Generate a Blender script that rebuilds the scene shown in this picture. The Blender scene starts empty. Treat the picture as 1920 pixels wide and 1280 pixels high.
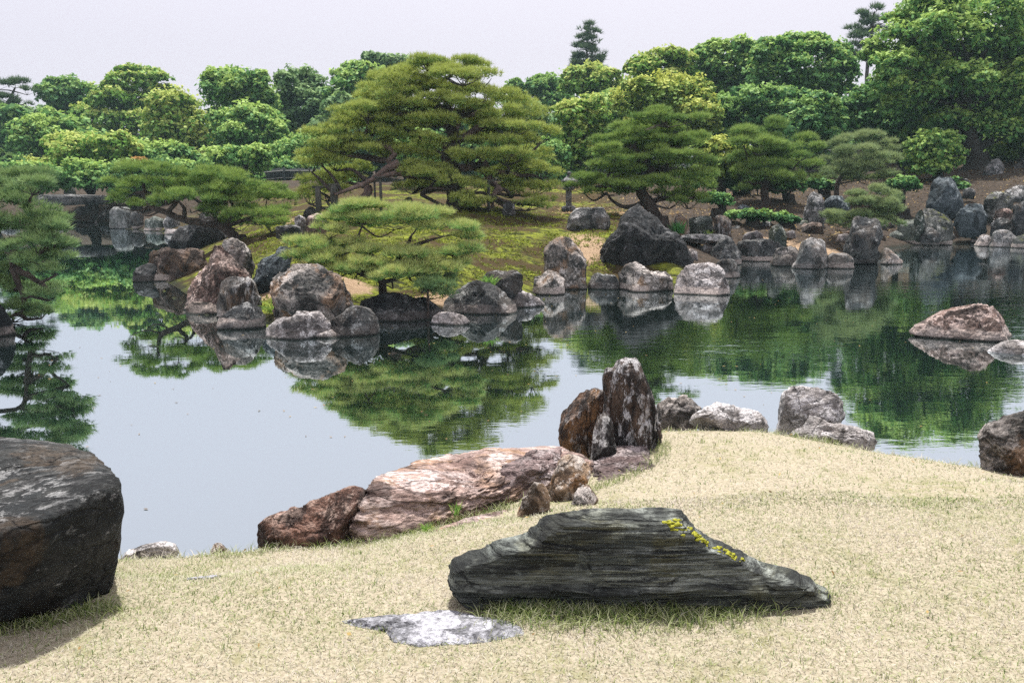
import bpy, bmesh, math, random
import numpy as np
from mathutils import Vector
SC = bpy.context.scene
COL = SC.collection
RNG = np.random.default_rng(7)
# ------------------------------------------------------------------ camera
F = 1493.0                      # focal length in photo pixels (28 mm on a 36 mm sensor)
CAMZ = 2.6
PITCH = math.atan(300.0 / F)
cd = bpy.data.cameras.new('camera')
cam = bpy.data.objects.new('camera', cd)
COL.objects.link(cam)
cam.location = (0, 0, CAMZ)
cam.rotation_euler = (math.radians(90) - PITCH, 0, 0)
cd.sensor_width = 36.0
cd.lens = F / 1920 * 36
cd.clip_start = 0.05
cd.clip_end = 5000
SC.camera = cam
# ------------------------------------------------------------------ light
SUN_AZ, SUN_EL = math.radians(-6), math.radians(72)
SDIR = Vector((math.sin(SUN_AZ) * math.cos(SUN_EL), math.cos(SUN_AZ) * math.cos(SUN_EL), math.sin(SUN_EL)))
world = bpy.data.worlds.new('World')
SC.world = world
world.use_nodes = True
wn, wl_ = world.node_tree.nodes, world.node_tree.links
wn.clear()
sky = wn.new('ShaderNodeTexSky')
sky.sky_type = 'NISHITA'
sky.sun_disc = False
sky.sun_elevation = SUN_EL
sky.sun_rotation = SUN_AZ
sky.air_density = 1.0
sky.dust_density = 4.0
bg1 = wn.new('ShaderNodeBackground')
bg1.inputs['Strength'].default_value = 0.06
wl_.new(sky.outputs[0], bg1.inputs['Color'])
# thin bright overcast in front of that sky: pale lavender, a little brighter towards the veiled sun
geo = wn.new('ShaderNodeNewGeometry')
dot = wn.new('ShaderNodeVectorMath'); dot.operation = 'DOT_PRODUCT'
dot.inputs[1].default_value = (-SDIR.x - 0.30, -SDIR.y, -SDIR.z)
wl_.new(geo.outputs['Incoming'], dot.inputs[0])
mr = wn.new('ShaderNodeMapRange')
mr.inputs['From Min'].default_value = -0.5
mr.inputs['From Max'].default_value = 1.1
wl_.new(dot.outputs['Value'], mr.inputs['Value'])
cmix = wn.new('ShaderNodeMix'); cmix.data_type = 'RGBA'
wl_.new(mr.outputs[0], cmix.inputs['Factor'])
cmix.inputs['A'].default_value = (0.255, 0.250, 0.298, 1)
cmix.inputs['B'].default_value = (0.372, 0.350, 0.374, 1)
sepz = wn.new('ShaderNodeSeparateXYZ'); wl_.new(geo.outputs['Incoming'], sepz.inputs[0])
gz = wn.new('ShaderNodeMapRange')
gz.inputs['From Min'].default_value = -0.15; gz.inputs['From Max'].default_value = -1.0
gz.inputs['To Min'].default_value = 1.0; gz.inputs['To Max'].default_value = 1.7
wl_.new(sepz.outputs['Z'], gz.inputs['Value'])
bg2 = wn.new('ShaderNodeBackground')
bg2.inputs['Strength'].default_value = 1.0
wl_.new(cmix.outputs['Result'], bg2.inputs['Color']); wl_.new(gz.outputs[0], bg2.inputs['Strength'])
wmix = wn.new('ShaderNodeMixShader')
wmix.inputs[0].default_value = 0.88
wl_.new(bg1.outputs[0], wmix.inputs[1]); wl_.new(bg2.outputs[0], wmix.inputs[2])
wo = wn.new('ShaderNodeOutputWorld')
wl_.new(wmix.outputs[0], wo.inputs['Surface'])
sd = bpy.data.lights.new('sun', 'SUN')
sd.energy = 2.9
sd.angle = math.radians(2.5)
sd.color = (1.0, 0.97, 0.92)
sun = bpy.data.objects.new('sun', sd)
COL.objects.link(sun)
sun.rotation_euler = SDIR.to_track_quat('Z', 'Y').to_euler()
sun.location = (0, 20, 40)
SC.view_settings.view_transform = 'Standard'
SC.view_settings.look = 'None'
SC.view_settings.gamma = 1.0
SC.view_settings.use_curve_mapping = False
SC.view_settings.exposure = 1.46
SC.render.engine = 'CYCLES'
SC.cycles.use_denoising = False
SC.cycles.max_bounces = 6
SC.cycles.diffuse_bounces = 3
SC.cycles.glossy_bounces = 3
SC.cycles.transmission_bounces = 3
SC.cycles.sample_clamp_indirect = 2.5
SC.cycles.sample_clamp_direct = 6.0
# ------------------------------------------------------------------ geometry helpers
CP, SP = math.cos(PITCH), math.sin(PITCH)
def P(u, v, d):
    """world point at distance y = d on the line of sight of photo pixel (u, v)"""
    tx, ty = (u - 960) / F, (v - 640) / F
    dy = CP - ty * SP
    s = d / dy
    return np.array((tx * s, d, CAMZ + s * (-SP - ty * CP)))
def DZ(v, z=0.0):
    """distance at which photo row v meets the level z"""
    ty = (v - 640) / F
    return (CAMZ - z) * (CP - ty * SP) / (SP + ty * CP)
def PXM(v, d):
    """metres per photo pixel at distance d"""
    ty = (v - 640) / F
    return d / (CP - ty * SP) / F
PERM = np.random.default_rng(3).permutation(256)
PERM = np.concatenate([PERM, PERM, PERM])
GR = np.random.default_rng(4).normal(size=(256, 3)); GR /= np.linalg.norm(GR, axis=1)[:, None]
def pnoise(p):
    i = np.floor(p).astype(np.int64); f = p - i
    i &= 255
    u = f * f * f * (f * (f * 6 - 15) + 10)
    out = 0
    for dx in (0, 1):
        wx = u[:, 0] if dx else 1 - u[:, 0]
        for dy in (0, 1):
            wy = u[:, 1] if dy else 1 - u[:, 1]
            for dz in (0, 1):
                wz = u[:, 2] if dz else 1 - u[:, 2]
                h = PERM[PERM[PERM[i[:, 0] + dx] + i[:, 1] + dy] + i[:, 2] + dz]
                g = GR[h]
                out = out + wx * wy * wz * (g[:, 0] * (f[:, 0] - dx) + g[:, 1] * (f[:, 1] - dy) + g[:, 2] * (f[:, 2] - dz))
    return out * 1.6
def fbm(p, o=4, gain=0.5, ridged=False):
    a, s, t = 1.0, 0.0, 0.0
    for k in range(o):
        n = pnoise(p * (2.03 ** k) + 17.3 * k)
        if ridged: n = 0.5 - 2 * np.abs(n)
        s = s + a * n; t += a; a *= gain
    return s / t
def np_mesh(name, verts, faces, mat=None, smooth=False, attr=None, attr_dom='FACE'):
    """faces: (n,3) or (n,4) array, or a list of such arrays; mat: one material or list of (material, n_faces)"""
    me = bpy.data.meshes.new(name)
    if not isinstance(faces, list): faces = [faces]
    faces = [np.asarray(f, dtype=np.int32) for f in faces if len(f)]
    verts = np.asarray(verts, dtype=np.float32)
    nl = sum(f.size for f in faces); nf = sum(len(f) for f in faces)
    me.vertices.add(len(verts)); me.loops.add(nl); me.polygons.add(nf)
    me.vertices.foreach_set('co', verts.ravel())
    me.loops.foreach_set('vertex_index', np.concatenate([f.ravel() for f in faces]))
    tot = np.concatenate([np.full(len(f), f.shape[1], dtype=np.int32) for f in faces])
    st = np.concatenate([[0], np.cumsum(tot)[:-1]]).astype(np.int32)
    me.polygons.foreach_set('loop_start', st)
    me.polygons.foreach_set('loop_total', tot)
    if smooth: me.polygons.foreach_set('use_smooth', np.ones(nf, dtype=bool))
    if isinstance(mat, list):
        idx = []
        for k, (m, c) in enumerate(mat):
            me.materials.append(m); idx.append(np.full(c, k, dtype=np.int32))
        me.polygons.foreach_set('material_index', np.concatenate(idx))
    elif mat: me.materials.append(mat)
    if attr is not None:
        a = me.attributes.new('tint', 'FLOAT', attr_dom)
        a.data.foreach_set('value', np.asarray(attr, dtype=np.float32))
    me.update(calc_edges=True)
    return me
def link(name, me, parent=None, loc=(0, 0, 0), label=None, cat=None, group=None, kind=None):
    o = bpy.data.objects.new(name, me)
    COL.objects.link(o)
    o.location = tuple(float(q) for q in loc)
    if parent: o.parent = parent
    if label: o['label'] = label
    if cat: o['category'] = cat
    if group: o['group'] = group
    if kind: o['kind'] = kind
    return o
_ICO = {}
def ico(level):
    if level not in _ICO:
        bm = bmesh.new()
        bmesh.ops.create_icosphere(bm, subdivisions=level, radius=1.0)
        v = np.array([q.co[:] for q in bm.verts]); v /= np.linalg.norm(v, axis=1)[:, None]
        f = np.array([[q.index for q in t.verts] for t in bm.faces], dtype=np.int32)
        bm.free(); _ICO[level] = (v, f)
    return _ICO[level]
class MB:
    """collects boxes, tubes and lathes into one mesh"""
    def __init__(s): s.v, s.q, s.n = [], [], 0
    def add(s, v, q):
        s.v.append(np.asarray(v, float)); s.q.append(np.asarray(q, dtype=np.int32) + s.n); s.n += len(v)
    def box(s, c, size, rz=0.0, taper=1.0):
        x, y, z = [q / 2 for q in size]
        p = []
        for k, t in ((-z, 1.0), (z, taper)):
            for a, b in ((-x, -y), (x, -y), (x, y), (-x, y)):
                a, b = a * t, b * t
                p.append((c[0] + a * math.cos(rz) - b * math.sin(rz), c[1] + a * math.sin(rz) + b * math.cos(rz), c[2] + k))
        s.add(p, [(0, 3, 2, 1), (4, 5, 6, 7), (0, 1, 5, 4), (1, 2, 6, 5), (2, 3, 7, 6), (3, 0, 4, 7)])
    def lathe(s, prof, n=6, c=(0, 0, 0), rot=0.0):
        p = []
        for r, z in prof:
            for k in range(n):
                a = rot + 2 * math.pi * k / n
                p.append((c[0] + r * math.cos(a), c[1] + r * math.sin(a), c[2] + z))
        q = [(j * n + k, j * n + (k + 1) % n, (j + 1) * n + (k + 1) % n, (j + 1) * n + k) for j in range(len(prof) - 1) for k in range(n)]
        s.add(p, q)
    def tube(s, pts, rad, sides=7, wob=0.0, seed=0):
        pts = np.asarray(pts, float); rad = np.asarray(rad, float)
        n = len(pts)
        t = np.gradient(pts, axis=0); t /= np.linalg.norm(t, axis=1)[:, None] + 1e-9
        ref = np.array((0.31, 0.9, 0.27))
        a = np.cross(t, ref); a /= np.linalg.norm(a, axis=1)[:, None] + 1e-9
        b = np.cross(t, a)
        ang = np.linspace(0, 2 * np.pi, sides, endpoint=False)
        r = rad[:, None] * np.ones((n, sides))
        if wob:
            r = r * (1 + wob * np.random.default_rng(seed).normal(size=r.shape))
        v = pts[:, None, :] + r[:, :, None] * (a[:, None, :] * np.cos(ang)[None, :, None] + b[:, None, :] * np.sin(ang)[None, :, None])
        k = np.arange(sides); k2 = (k + 1) % sides
        q = np.concatenate([np.stack([j * sides + k, j * sides + k2, (j + 1) * sides + k2, (j + 1) * sides + k], 1) for j in range(n - 1)])
        s.add(v.reshape(-1, 3), q)
    def arrays(s): return np.concatenate(s.v), np.concatenate(s.q)
    def mesh(s, name, mat, smooth=False, origin=(0, 0, 0)):
        v, q = s.arrays()
        return np_mesh(name, v - np.asarray(origin), q, mat, smooth)
def spline(pts, step):
    pts = np.asarray(pts, float)
    if len(pts) < 3:
        n = max(3, int(np.linalg.norm(pts[-1, :3] - pts[0, :3]) / step)); t = np.linspace(0, 1, n)[:, None]
        return pts[0] * (1 - t) + pts[-1] * t
    e = np.vstack([2 * pts[0] - pts[1], pts, 2 * pts[-1] - pts[-2]])
    out = []
    for i in range(1, len(e) - 2):
        p0, p1, p2, p3 = e[i - 1:i + 3]
        n = max(2, int(np.linalg.norm(p2[:3] - p1[:3]) / step))
        t = np.linspace(0, 1, n, endpoint=False)[:, None]
        out.append(0.5 * (2 * p1 + (p2 - p0) * t + (2 * p0 - 5 * p1 + 4 * p2 - p3) * t ** 2 + (3 * p1 - p0 - 3 * p2 + p3) * t ** 3))
    out.append(pts[-1:])
    return np.concatenate(out)
def pip(x, y, poly):
    inside = np.zeros(x.shape, bool)
    px, py = poly[:, 0], poly[:, 1]
    j = len(poly) - 1
    for i in range(len(poly)):
        c = (py[i] > y) != (py[j] > y)
        with np.errstate(divide='ignore', invalid='ignore'):
            xi = (px[j] - px[i]) * (y - py[i]) / (py[j] - py[i] + 1e-12) + px[i]
        inside ^= c & (x < xi)
        j = i
    return inside
def pdist(x, y, poly):
    best = np.full(x.shape, 1e9)
    for i in range(len(poly)):
        a, b = poly[i], poly[(i + 1) % len(poly)]
        ab = b - a
        t = np.clip(((x - a[0]) * ab[0] + (y - a[1]) * ab[1]) / (ab @ ab + 1e-12), 0, 1)
        best = np.minimum(best, np.hypot(x - a[0] - t * ab[0], y - a[1] - t * ab[1]))
    return best
# ------------------------------------------------------------------ materials
class NT:
    def __init__(s, name):
        s.m = bpy.data.materials.new(name); s.m.use_nodes = True
        s.t = s.m.node_tree; s.t.nodes.clear()
        s.out = s.t.nodes.new('ShaderNodeOutputMaterial')
    def n(s, typ, ins=None, **kw):
        nd = s.t.nodes.new('ShaderNode' + typ)
        for k, v in kw.items(): setattr(nd, k, v)
        for k, v in (ins or {}).items():
            if hasattr(v, 'is_linked') or isinstance(v, bpy.types.NodeSocket): s.t.links.new(v, nd.inputs[k])
            else: nd.inputs[k].default_value = v
        return nd
    def noise(s, vec, scale, detail=5, rough=0.6, dist=0.0):
        return s.n('TexNoise', {'Vector': vec, 'Scale': scale, 'Detail': detail, 'Roughness': rough, 'Distortion': dist}).outputs['Fac']
    def ramp(s, fac, lo, hi, a=0.0, b=1.0):
        return s.n('MapRange', {'Value': fac, 'From Min': lo, 'From Max': hi, 'To Min': a, 'To Max': b}, interpolation_type='SMOOTHSTEP').outputs[0]
    def mix(s, fac, a, b, blend='MIX'):
        nd = s.t.nodes.new('ShaderNodeMix'); nd.data_type = 'RGBA'; nd.blend_type = blend
        for k, v in (('Factor', fac), ('A', a), ('B', b)):
            if isinstance(v, bpy.types.NodeSocket): s.t.links.new(v, nd.inputs[k])
            elif k == 'Factor': nd.inputs[k].default_value = v
            else: nd.inputs[k].default_value = (*v, 1)
        return nd.outputs['Result']
    def math(s, op, a, b=0.0, clamp=False):
        nd = s.t.nodes.new('ShaderNodeMath'); nd.operation = op; nd.use_clamp = clamp
        for k, v in enumerate((a, b)):
            if isinstance(v, bpy.types.NodeSocket): s.t.links.new(v, nd.inputs[k])
            else: nd.inputs[k].default_value = v
        return nd.outputs[0]
    def scale(s, vec, sc):
        return s.n('Mapping', {'Vector': vec, 'Scale': sc}).outputs[0]
    def coord(s):
        """object space, shifted by a number of the object's own, in metres"""
        tc = s.n('TexCoord').outputs['Object']
        r = s.n('ObjectInfo').outputs['Random']
        off = s.n('VectorMath', {0: (37.0, 91.0, 53.0), 'Scale': r}, operation='SCALE').outputs[0]
        return s.n('VectorMath', {0: tc, 1: off}, operation='ADD').outputs[0]
    def done(s, shader): s.t.links.new(shader, s.out.inputs['Surface']); return s.m
def rock_mat(name, a, b, lichen, lo=0.56, amt=0.9, accent=None, acc_amt=0.5, sc=1.0, aniso=(1, 1, 1), band=True, moss=0.0, bump=1.0, topdark=0.0):
    t = NT(name)
    lo -= 0.065
    c0 = t.coord()
    c = t.scale(c0, aniso)
    g = t.n('NewGeometry')
    nz = t.n('SeparateXYZ', {0: g.outputs['Normal']}).outputs[2]
    big = t.noise(c, 1.2 * sc, 7, 0.62, 0.5)
    mid = t.noise(c, 4.2 * sc, 8, 0.66, 0.3)
    fine = t.noise(c, 26.0 * sc, 5, 0.7)
    col = t.mix(t.ramp(big, 0.40, 0.60), a, b)
    if accent:
        n = t.noise(t.scale(c0, (0.8, 0.8, 0.5)), 1.7 * sc, 6, 0.62, 0.6)
        col = t.mix(t.math('MULTIPLY', t.ramp(n, 0.5, 0.60), acc_amt), col, accent)
    # pale lichen, thicker on the upper faces, and dark algae stains running down
    sp = t.math('ADD', t.math('MULTIPLY', mid, 0.8), t.math('MULTIPLY', fine, 0.2))
    sp = t.math('ADD', sp, t.ramp(nz, -0.2, 0.9, -0.03, 0.035))
    gate = t.ramp(t.noise(c0, 0.9 * sc, 4, 0.55), 0.40, 0.60)
    li = t.math('MULTIPLY', t.math('MULTIPLY', t.ramp(sp, lo, lo + 0.06), amt), t.math('ADD', t.math('MULTIPLY', gate, 0.85), 0.15))
    col = t.mix(li, col, tuple(min(0.7, q * 1.12) for q in lichen))
    dk = t.ramp(t.noise(t.scale(c, (1, 1, 0.6)), 2.4 * sc, 8, 0.68, 0.7), 0.52, 0.60)
    col = t.mix(t.math('MULTIPLY', dk, 0.82), col, tuple(q * 0.3 for q in a))
    dk2 = t.ramp(t.noise(c, 11.0 * sc, 6, 0.7, 0.6), 0.55, 0.65)
    col = t.mix(t.math('MULTIPLY', dk2, 0.7), col, tuple(q * 0.25 for q in a))
    vo = t.n('TexVoronoi', {'Vector': t.n('VectorMath', {0: c, 1: t.n('VectorMath', {0: t.n('TexNoise', {'Vector': c, 'Scale': 3.0 * sc, 'Detail': 4}).outputs['Color'], 'Scale': 0.35 / sc}, operation='SCALE').outputs[0]}, operation='ADD').outputs[0], 'Scale': 1.7 * sc}, feature='DISTANCE_TO_EDGE').outputs['Distance']
    crack = t.ramp(vo, 0.0, 0.035, 1.0, 0.0)
    col = t.mix(t.math('MULTIPLY', crack, 0.45), col, tuple(q * 0.2 for q in a))
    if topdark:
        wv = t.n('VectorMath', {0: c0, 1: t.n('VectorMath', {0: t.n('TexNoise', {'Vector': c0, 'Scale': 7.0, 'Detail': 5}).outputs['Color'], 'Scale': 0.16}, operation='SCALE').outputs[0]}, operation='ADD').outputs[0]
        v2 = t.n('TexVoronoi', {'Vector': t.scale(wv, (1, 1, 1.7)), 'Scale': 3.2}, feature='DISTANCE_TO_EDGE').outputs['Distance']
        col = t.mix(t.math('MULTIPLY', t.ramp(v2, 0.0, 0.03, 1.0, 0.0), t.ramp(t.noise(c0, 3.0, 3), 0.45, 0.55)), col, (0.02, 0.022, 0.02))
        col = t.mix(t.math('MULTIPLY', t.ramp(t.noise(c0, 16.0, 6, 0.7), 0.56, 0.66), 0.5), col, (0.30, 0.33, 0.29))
    if topdark:                          # upward edges darkened in the colour to tame the sunlit rim
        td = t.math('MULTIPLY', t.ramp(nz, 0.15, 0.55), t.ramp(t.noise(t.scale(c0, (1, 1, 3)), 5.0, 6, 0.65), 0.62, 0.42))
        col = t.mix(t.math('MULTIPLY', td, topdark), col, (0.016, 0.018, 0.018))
    if moss:
        mm = t.math('MULTIPLY', t.ramp(nz, 0.35, 0.8), t.ramp(t.noise(c0, 3.0 * sc, 5, 0.6), 0.5, 0.62))
        col = t.mix(t.math('MULTIPLY', mm, moss), col, (0.085, 0.095, 0.015))
    if band:
        pz = t.n('SeparateXYZ', {0: g.outputs['Position']}).outputs[2]
        wz = t.math('ADD', pz, t.math('MULTIPLY', t.math('SUBTRACT', t.noise(c0, 2.5, 4, 0.6), 0.5), 0.18))
        bd = t.math('MULTIPLY', t.ramp(wz, 0.15, 0.20, 1.0, 0.0), t.ramp(t.noise(c0, 1.0, 3), 0.34, 0.50))
        bd = t.math('MULTIPLY', bd, t.ramp(t.n('ObjectInfo').outputs['Random'], 0.25, 0.75, 0.12, 0.85))
        col = t.mix(bd, col, (0.40, 0.335, 0.30))
        col = t.mix(t.ramp(pz, 0.015, 0.05, 0.9, 0.0), col, (0.02, 0.024, 0.02))
    fv = t.ramp(fine, 0.34, 0.66, 0.62, 1.30)
    col = t.mix(1.0, col, t.n('CombineColor', {0: fv, 1: fv, 2: fv}).outputs[0], 'MULTIPLY')
    h = t.math('ADD', t.math('MULTIPLY', mid, 0.6), t.math('MULTIPLY', fine, 0.25))
    h = t.math('SUBTRACT', h, t.math('MULTIPLY', crack, 0.15))
    bp = t.n('Bump', {'Strength': 1.0 * bump, 'Distance': 0.2 / sc, 'Height': h}).outputs[0]
    p = t.n('BsdfPrincipled', {'Base Color': col, 'Roughness': 0.85, 'Specular IOR Level': 0.25, 'Normal': bp})
    return t.done(p.outputs[0])
def leaf_mat(name, dark, mid, light, trans=0.4, rough=0.5):
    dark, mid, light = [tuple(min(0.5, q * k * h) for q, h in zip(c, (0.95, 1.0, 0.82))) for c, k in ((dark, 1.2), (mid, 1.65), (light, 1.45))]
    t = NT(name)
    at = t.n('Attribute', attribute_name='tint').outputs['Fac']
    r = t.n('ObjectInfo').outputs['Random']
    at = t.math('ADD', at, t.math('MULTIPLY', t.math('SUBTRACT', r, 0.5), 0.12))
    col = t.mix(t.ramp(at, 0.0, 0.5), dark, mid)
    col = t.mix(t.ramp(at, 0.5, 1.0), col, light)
    d = t.n('BsdfPrincipled', {'Base Color': col, 'Roughness': 0.6, 'Specular IOR Level': 0.12})
    tr = t.n('BsdfTranslucent', {'Color': t.mix(0.5, col, (0.25, 0.32, 0.03), 'MULTIPLY') if False else col})
    m = t.n('MixShader', {0: trans, 1: d.outputs[0], 2: tr.outputs[0]})
    return t.done(m.outputs[0])
def simple_mat(name, a, b, sc=5.0, rough=0.8, bump=0.4, aniso=(1, 1, 1)):
    t = NT(name)
    c = t.scale(t.coord(), aniso)
    n1 = t.noise(c, sc, 7, 0.65); n2 = t.noise(c, sc * 6, 4, 0.6)
    col = t.mix(t.ramp(t.math('ADD', t.math('MULTIPLY', n1, 0.65), t.math('MULTIPLY', n2, 0.35)), 0.36, 0.64), a, b)
    bp = t.n('Bump', {'Strength': bump, 'Distance': 0.05, 'Height': n2}).outputs[0]
    p = t.n('BsdfPrincipled', {'Base Color': col, 'Roughness': rough, 'Specular IOR Level': 0.25, 'Normal': bp})
    return t.done(p.outputs[0])
# ------------------------------------------------------------------ far shore, island and bank: one height field
def W(u, v):
    d = DZ(v); p = P(u, v, d); return (p[0], d)
SHORE = np.array([W(*q) for q in [(-900, 428), (-300, 424), (60, 415), (200, 419), (212, 428), (330, 438), (338, 455), (325, 478), (300, 505), (262, 520),
    (285, 530), (345, 572), (400, 596), (500, 618), (560, 612), (640, 618), (700, 618), (720, 596), (800, 590), (930, 585), (1010, 566), (1050, 545),
    (1160, 538), (1290, 542), (1360, 540), (1380, 512), (1400, 488), (1480, 493), (1600, 494), (1675, 486), (1690, 466), (1760, 458), (1920, 458), (2500, 466)]]
    + [(400, 20), (900, 60), (900, 900), (-900, 900), (-900, 60)])
CTRL = [(560, 500, 17.5), (850, 505, 16.8), (720, 541, 15.4), (640, 545, 15.0), (900, 440, 20), (860, 388, 26), (1000, 478, 19.5), (1080, 450, 21), (1080, 425, 24),
    (715, 390, 27), (640, 400, 25), (600, 440, 21.5), (1235, 395, 27), (1400, 368, 38), (1350, 402, 32), (1500, 430, 29), (1520, 457, 26.5), (1450, 462, 26), (1590, 382, 35),
    (1700, 366, 37), (1640, 420, 28), (1750, 425, 33), (1830, 335, 42), (1880, 318, 44), (1920, 300, 47), (2100, 300, 47), (440, 437, 22), (480, 470, 19.5), (350, 402, 31),
    (270, 392, 41), (100, 372, 51), (300, 350, 55), (0, 352, 60), (500, 338, 48), (560, 345, 44), (700, 345, 45), (1000, 345, 45), (1200, 345, 48), (1500, 340, 46), (1060, 396, 33),
    (1750, 290, 60), (960, 315, 90), (300, 325, 90), (1600, 310, 90), (-600, 340, 70)]
CP3 = np.array([P(*q) for q in CTRL])
def land_z(x, y):
    x = np.atleast_1d(np.asarray(x, float)); y = np.atleast_1d(np.asarray(y, float))
    num = np.zeros(x.shape); den = np.zeros(x.shape)
    for c in CP3:
        s = 1.0 + 0.02 * c[1]
        w = 1.0 / ((((x - c[0]) ** 2 + ((y - c[1]) * 0.9) ** 2) / s ** 2 + 0.6) ** 1.7)
        num += w * c[2]; den += w
    h = num / den
    ins = pip(x, y, SHORE); ds = pdist(x, y, SHORE)
    cap = 0.10 + 0.42 * np.maximum(ds - 0.55, 0) - 0.5 * np.maximum(0.55 - ds, 0)
    up = -np.log(np.exp(-4 * h) + np.exp(-4 * cap)) / 4
    up = up + (fbm(np.stack([x * 0.9, y * 0.9, 0 * x], 1), 4) * 0.16 + fbm(np.stack([x * 4, y * 3, 0 * x + 5], 1), 3) * 0.05) * np.clip(ds, 0, 1)
    return np.where(ins, up, np.maximum(-0.9, 0.05 - 1.6 * ds))
def lz(x, y): return float(land_z([x], [y])[0])
def grid_mesh(name, xs, ys, zf, mat, keep=None):
    X, Y = np.meshgrid(xs, ys)
    Z = zf(X.ravel(), Y.ravel())
    v = np.stack([X.ravel(), Y.ravel(), Z], 1)
    nx, ny = len(xs), len(ys)
    i = (np.arange(ny - 1)[:, None] * nx + np.arange(nx - 1)[None, :]).ravel()
    f = np.stack([i, i + 1, i + nx + 1, i + nx], 1)
    if keep is not None:
        k = keep(v); f = f[k[f].any(1)]
    return np_mesh(name, v, f, mat, True)
def bank_mat():
    t = NT('mossy_bank')
    g = t.n('NewGeometry'); p = g.outputs['Position']
    sp = t.n('SeparateXYZ', {0: p})
    n1 = t.noise(t.scale(p, (0.55, 0.8, 1)), 0.9, 6, 0.62, 0.5)
    n2 = t.noise(t.scale(p, (1.0, 2.2, 1)), 3.4, 7, 0.7, 0.6)
    n3 = t.noise(p, 22, 5, 0.7)
    moss = t.mix(t.ramp(n2, 0.40, 0.60), (0.032, 0.036, 0.013), (0.215, 0.245, 0.03))
    moss = t.mix(t.ramp(t.math('ADD', n1, t.ramp(sp.outputs[1], 18.0, 24.0, 0.03, -0.05)), 0.43, 0.55), (0.062, 0.042, 0.02), moss)
    moss = t.mix(t.math('MULTIPLY', t.ramp(n3, 0.46, 0.62), 0.5), moss, (0.03, 0.034, 0.012))
    soil = t.mix(t.ramp(n2, 0.35, 0.65), (0.030, 0.024, 0.019), (0.075, 0.056, 0.042))
    soil = t.mix(t.math('MULTIPLY', t.ramp(n3, 0.54, 0.64), 0.55), soil, (0.15, 0.12, 0.09))
    sand = t.mix(t.ramp(n3, 0.35, 0.65), (0.25, 0.17, 0.105), (0.40, 0.29, 0.19))
    # the island's crown carries moss; the ground behind is bare leaf-strewn soil
    far = t.math('ADD', sp.outputs[1], t.math('MULTIPLY', t.math('SUBTRACT', n1, 0.5), 9.0))
    xr = t.ramp(sp.outputs[0], 3.8, 5.5)
    far2 = t.math('MAXIMUM', t.ramp(far, 41.0, 46.0), xr)
    col = t.mix(far2, moss, soil)
    # patches of raked sand
    def blob(cx, cy, rx, ry):
        v = t.n('VectorMath', {0: t.n('Combine' + 'XYZ', {0: t.math('DIVIDE', t.math('SUBTRACT', sp.outputs[0], cx), rx), 1: t.math('DIVIDE', t.math('SUBTRACT', sp.outputs[1], cy), ry), 2: 0.0}).outputs[0]}, operation='LENGTH').outputs['Value']
        v = t.math('ADD', v, t.math('MULTIPLY', t.math('SUBTRACT', n2, 0.5), 1.1))
        return t.ramp(v, 0.75, 1.05, 1.0, 0.0)
    m = None
    for (u, vv, d, rx, ry) in SANDS:
        q = P(u, vv, d)
        b = blob(float(q[0]), float(q[1]), rx, ry)
        m = b if m is None else t.math('MAXIMUM', m, b)
    col = t.mix(m, col, sand)
    wet = t.ramp(sp.outputs[2], 0.02, 0.14, 0.8, 0.0)
    col = t.mix(wet, col, (0.02, 0.022, 0.016))
    h = t.math('ADD', t.math('MULTIPLY', n2, 0.7), t.math('MULTIPLY', n3, 0.35))
    bp = t.n('Bump', {'Strength': 0.8, 'Distance': 0.16, 'Height': h}).outputs[0]
    return t.done(t.n('BsdfPrincipled', {'Base Color': col, 'Roughness': 0.95, 'Specular IOR Level': 0.1, 'Normal': bp}).outputs[0])
SANDS = [(1090, 436, 22.3, 0.75, 1.2), (1520, 457, 26.5, 1.5, 1.1), (640, 500, 16.6, 0.7, 0.5), (832, 508, 16.6, 0.42, 0.4), (715, 391, 27, 1.6, 0.5), (490, 535, 16.2, 0.6, 0.4),
    (1440, 446, 28, 1.0, 0.7), (570, 388, 25.5, 0.7, 0.9), (790, 513, 16.3, 0.25, 0.25), (1110, 380, 31, 1.6, 1.2)]
xs = np.concatenate([-np.geomspace(420, 22, 34), np.linspace(-21.5, 22.5, 300), np.geomspace(23, 420, 34)])
ys = np.concatenate([np.linspace(12.2, 34, 150), np.linspace(34.3, 62, 70), np.geomspace(63, 700, 30)])
link('bank_ground', grid_mesh('bank_ground', xs, ys, land_z, bank_mat(), lambda v: v[:, 2] > -0.85), kind='structure')
# pond bed and open country: one sheet to the horizon under everything
def bed_mat():
    return simple_mat('pond_mud', (0.02, 0.025, 0.018), (0.035, 0.038, 0.026), 0.6)
bx = np.concatenate([-np.geomspace(420, 30, 12), np.linspace(-25, 25, 6), np.geomspace(30, 420, 12)])
by = np.concatenate([[-300, -200, -100, -60, -20, 0], np.geomspace(12, 700, 14)])
link('ground', grid_mesh('ground', bx, by, lambda x, y: np.where((np.hypot(x, y) > 400), -0.95, -1.0) + 0 * x, bed_mat()), kind='structure')
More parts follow.
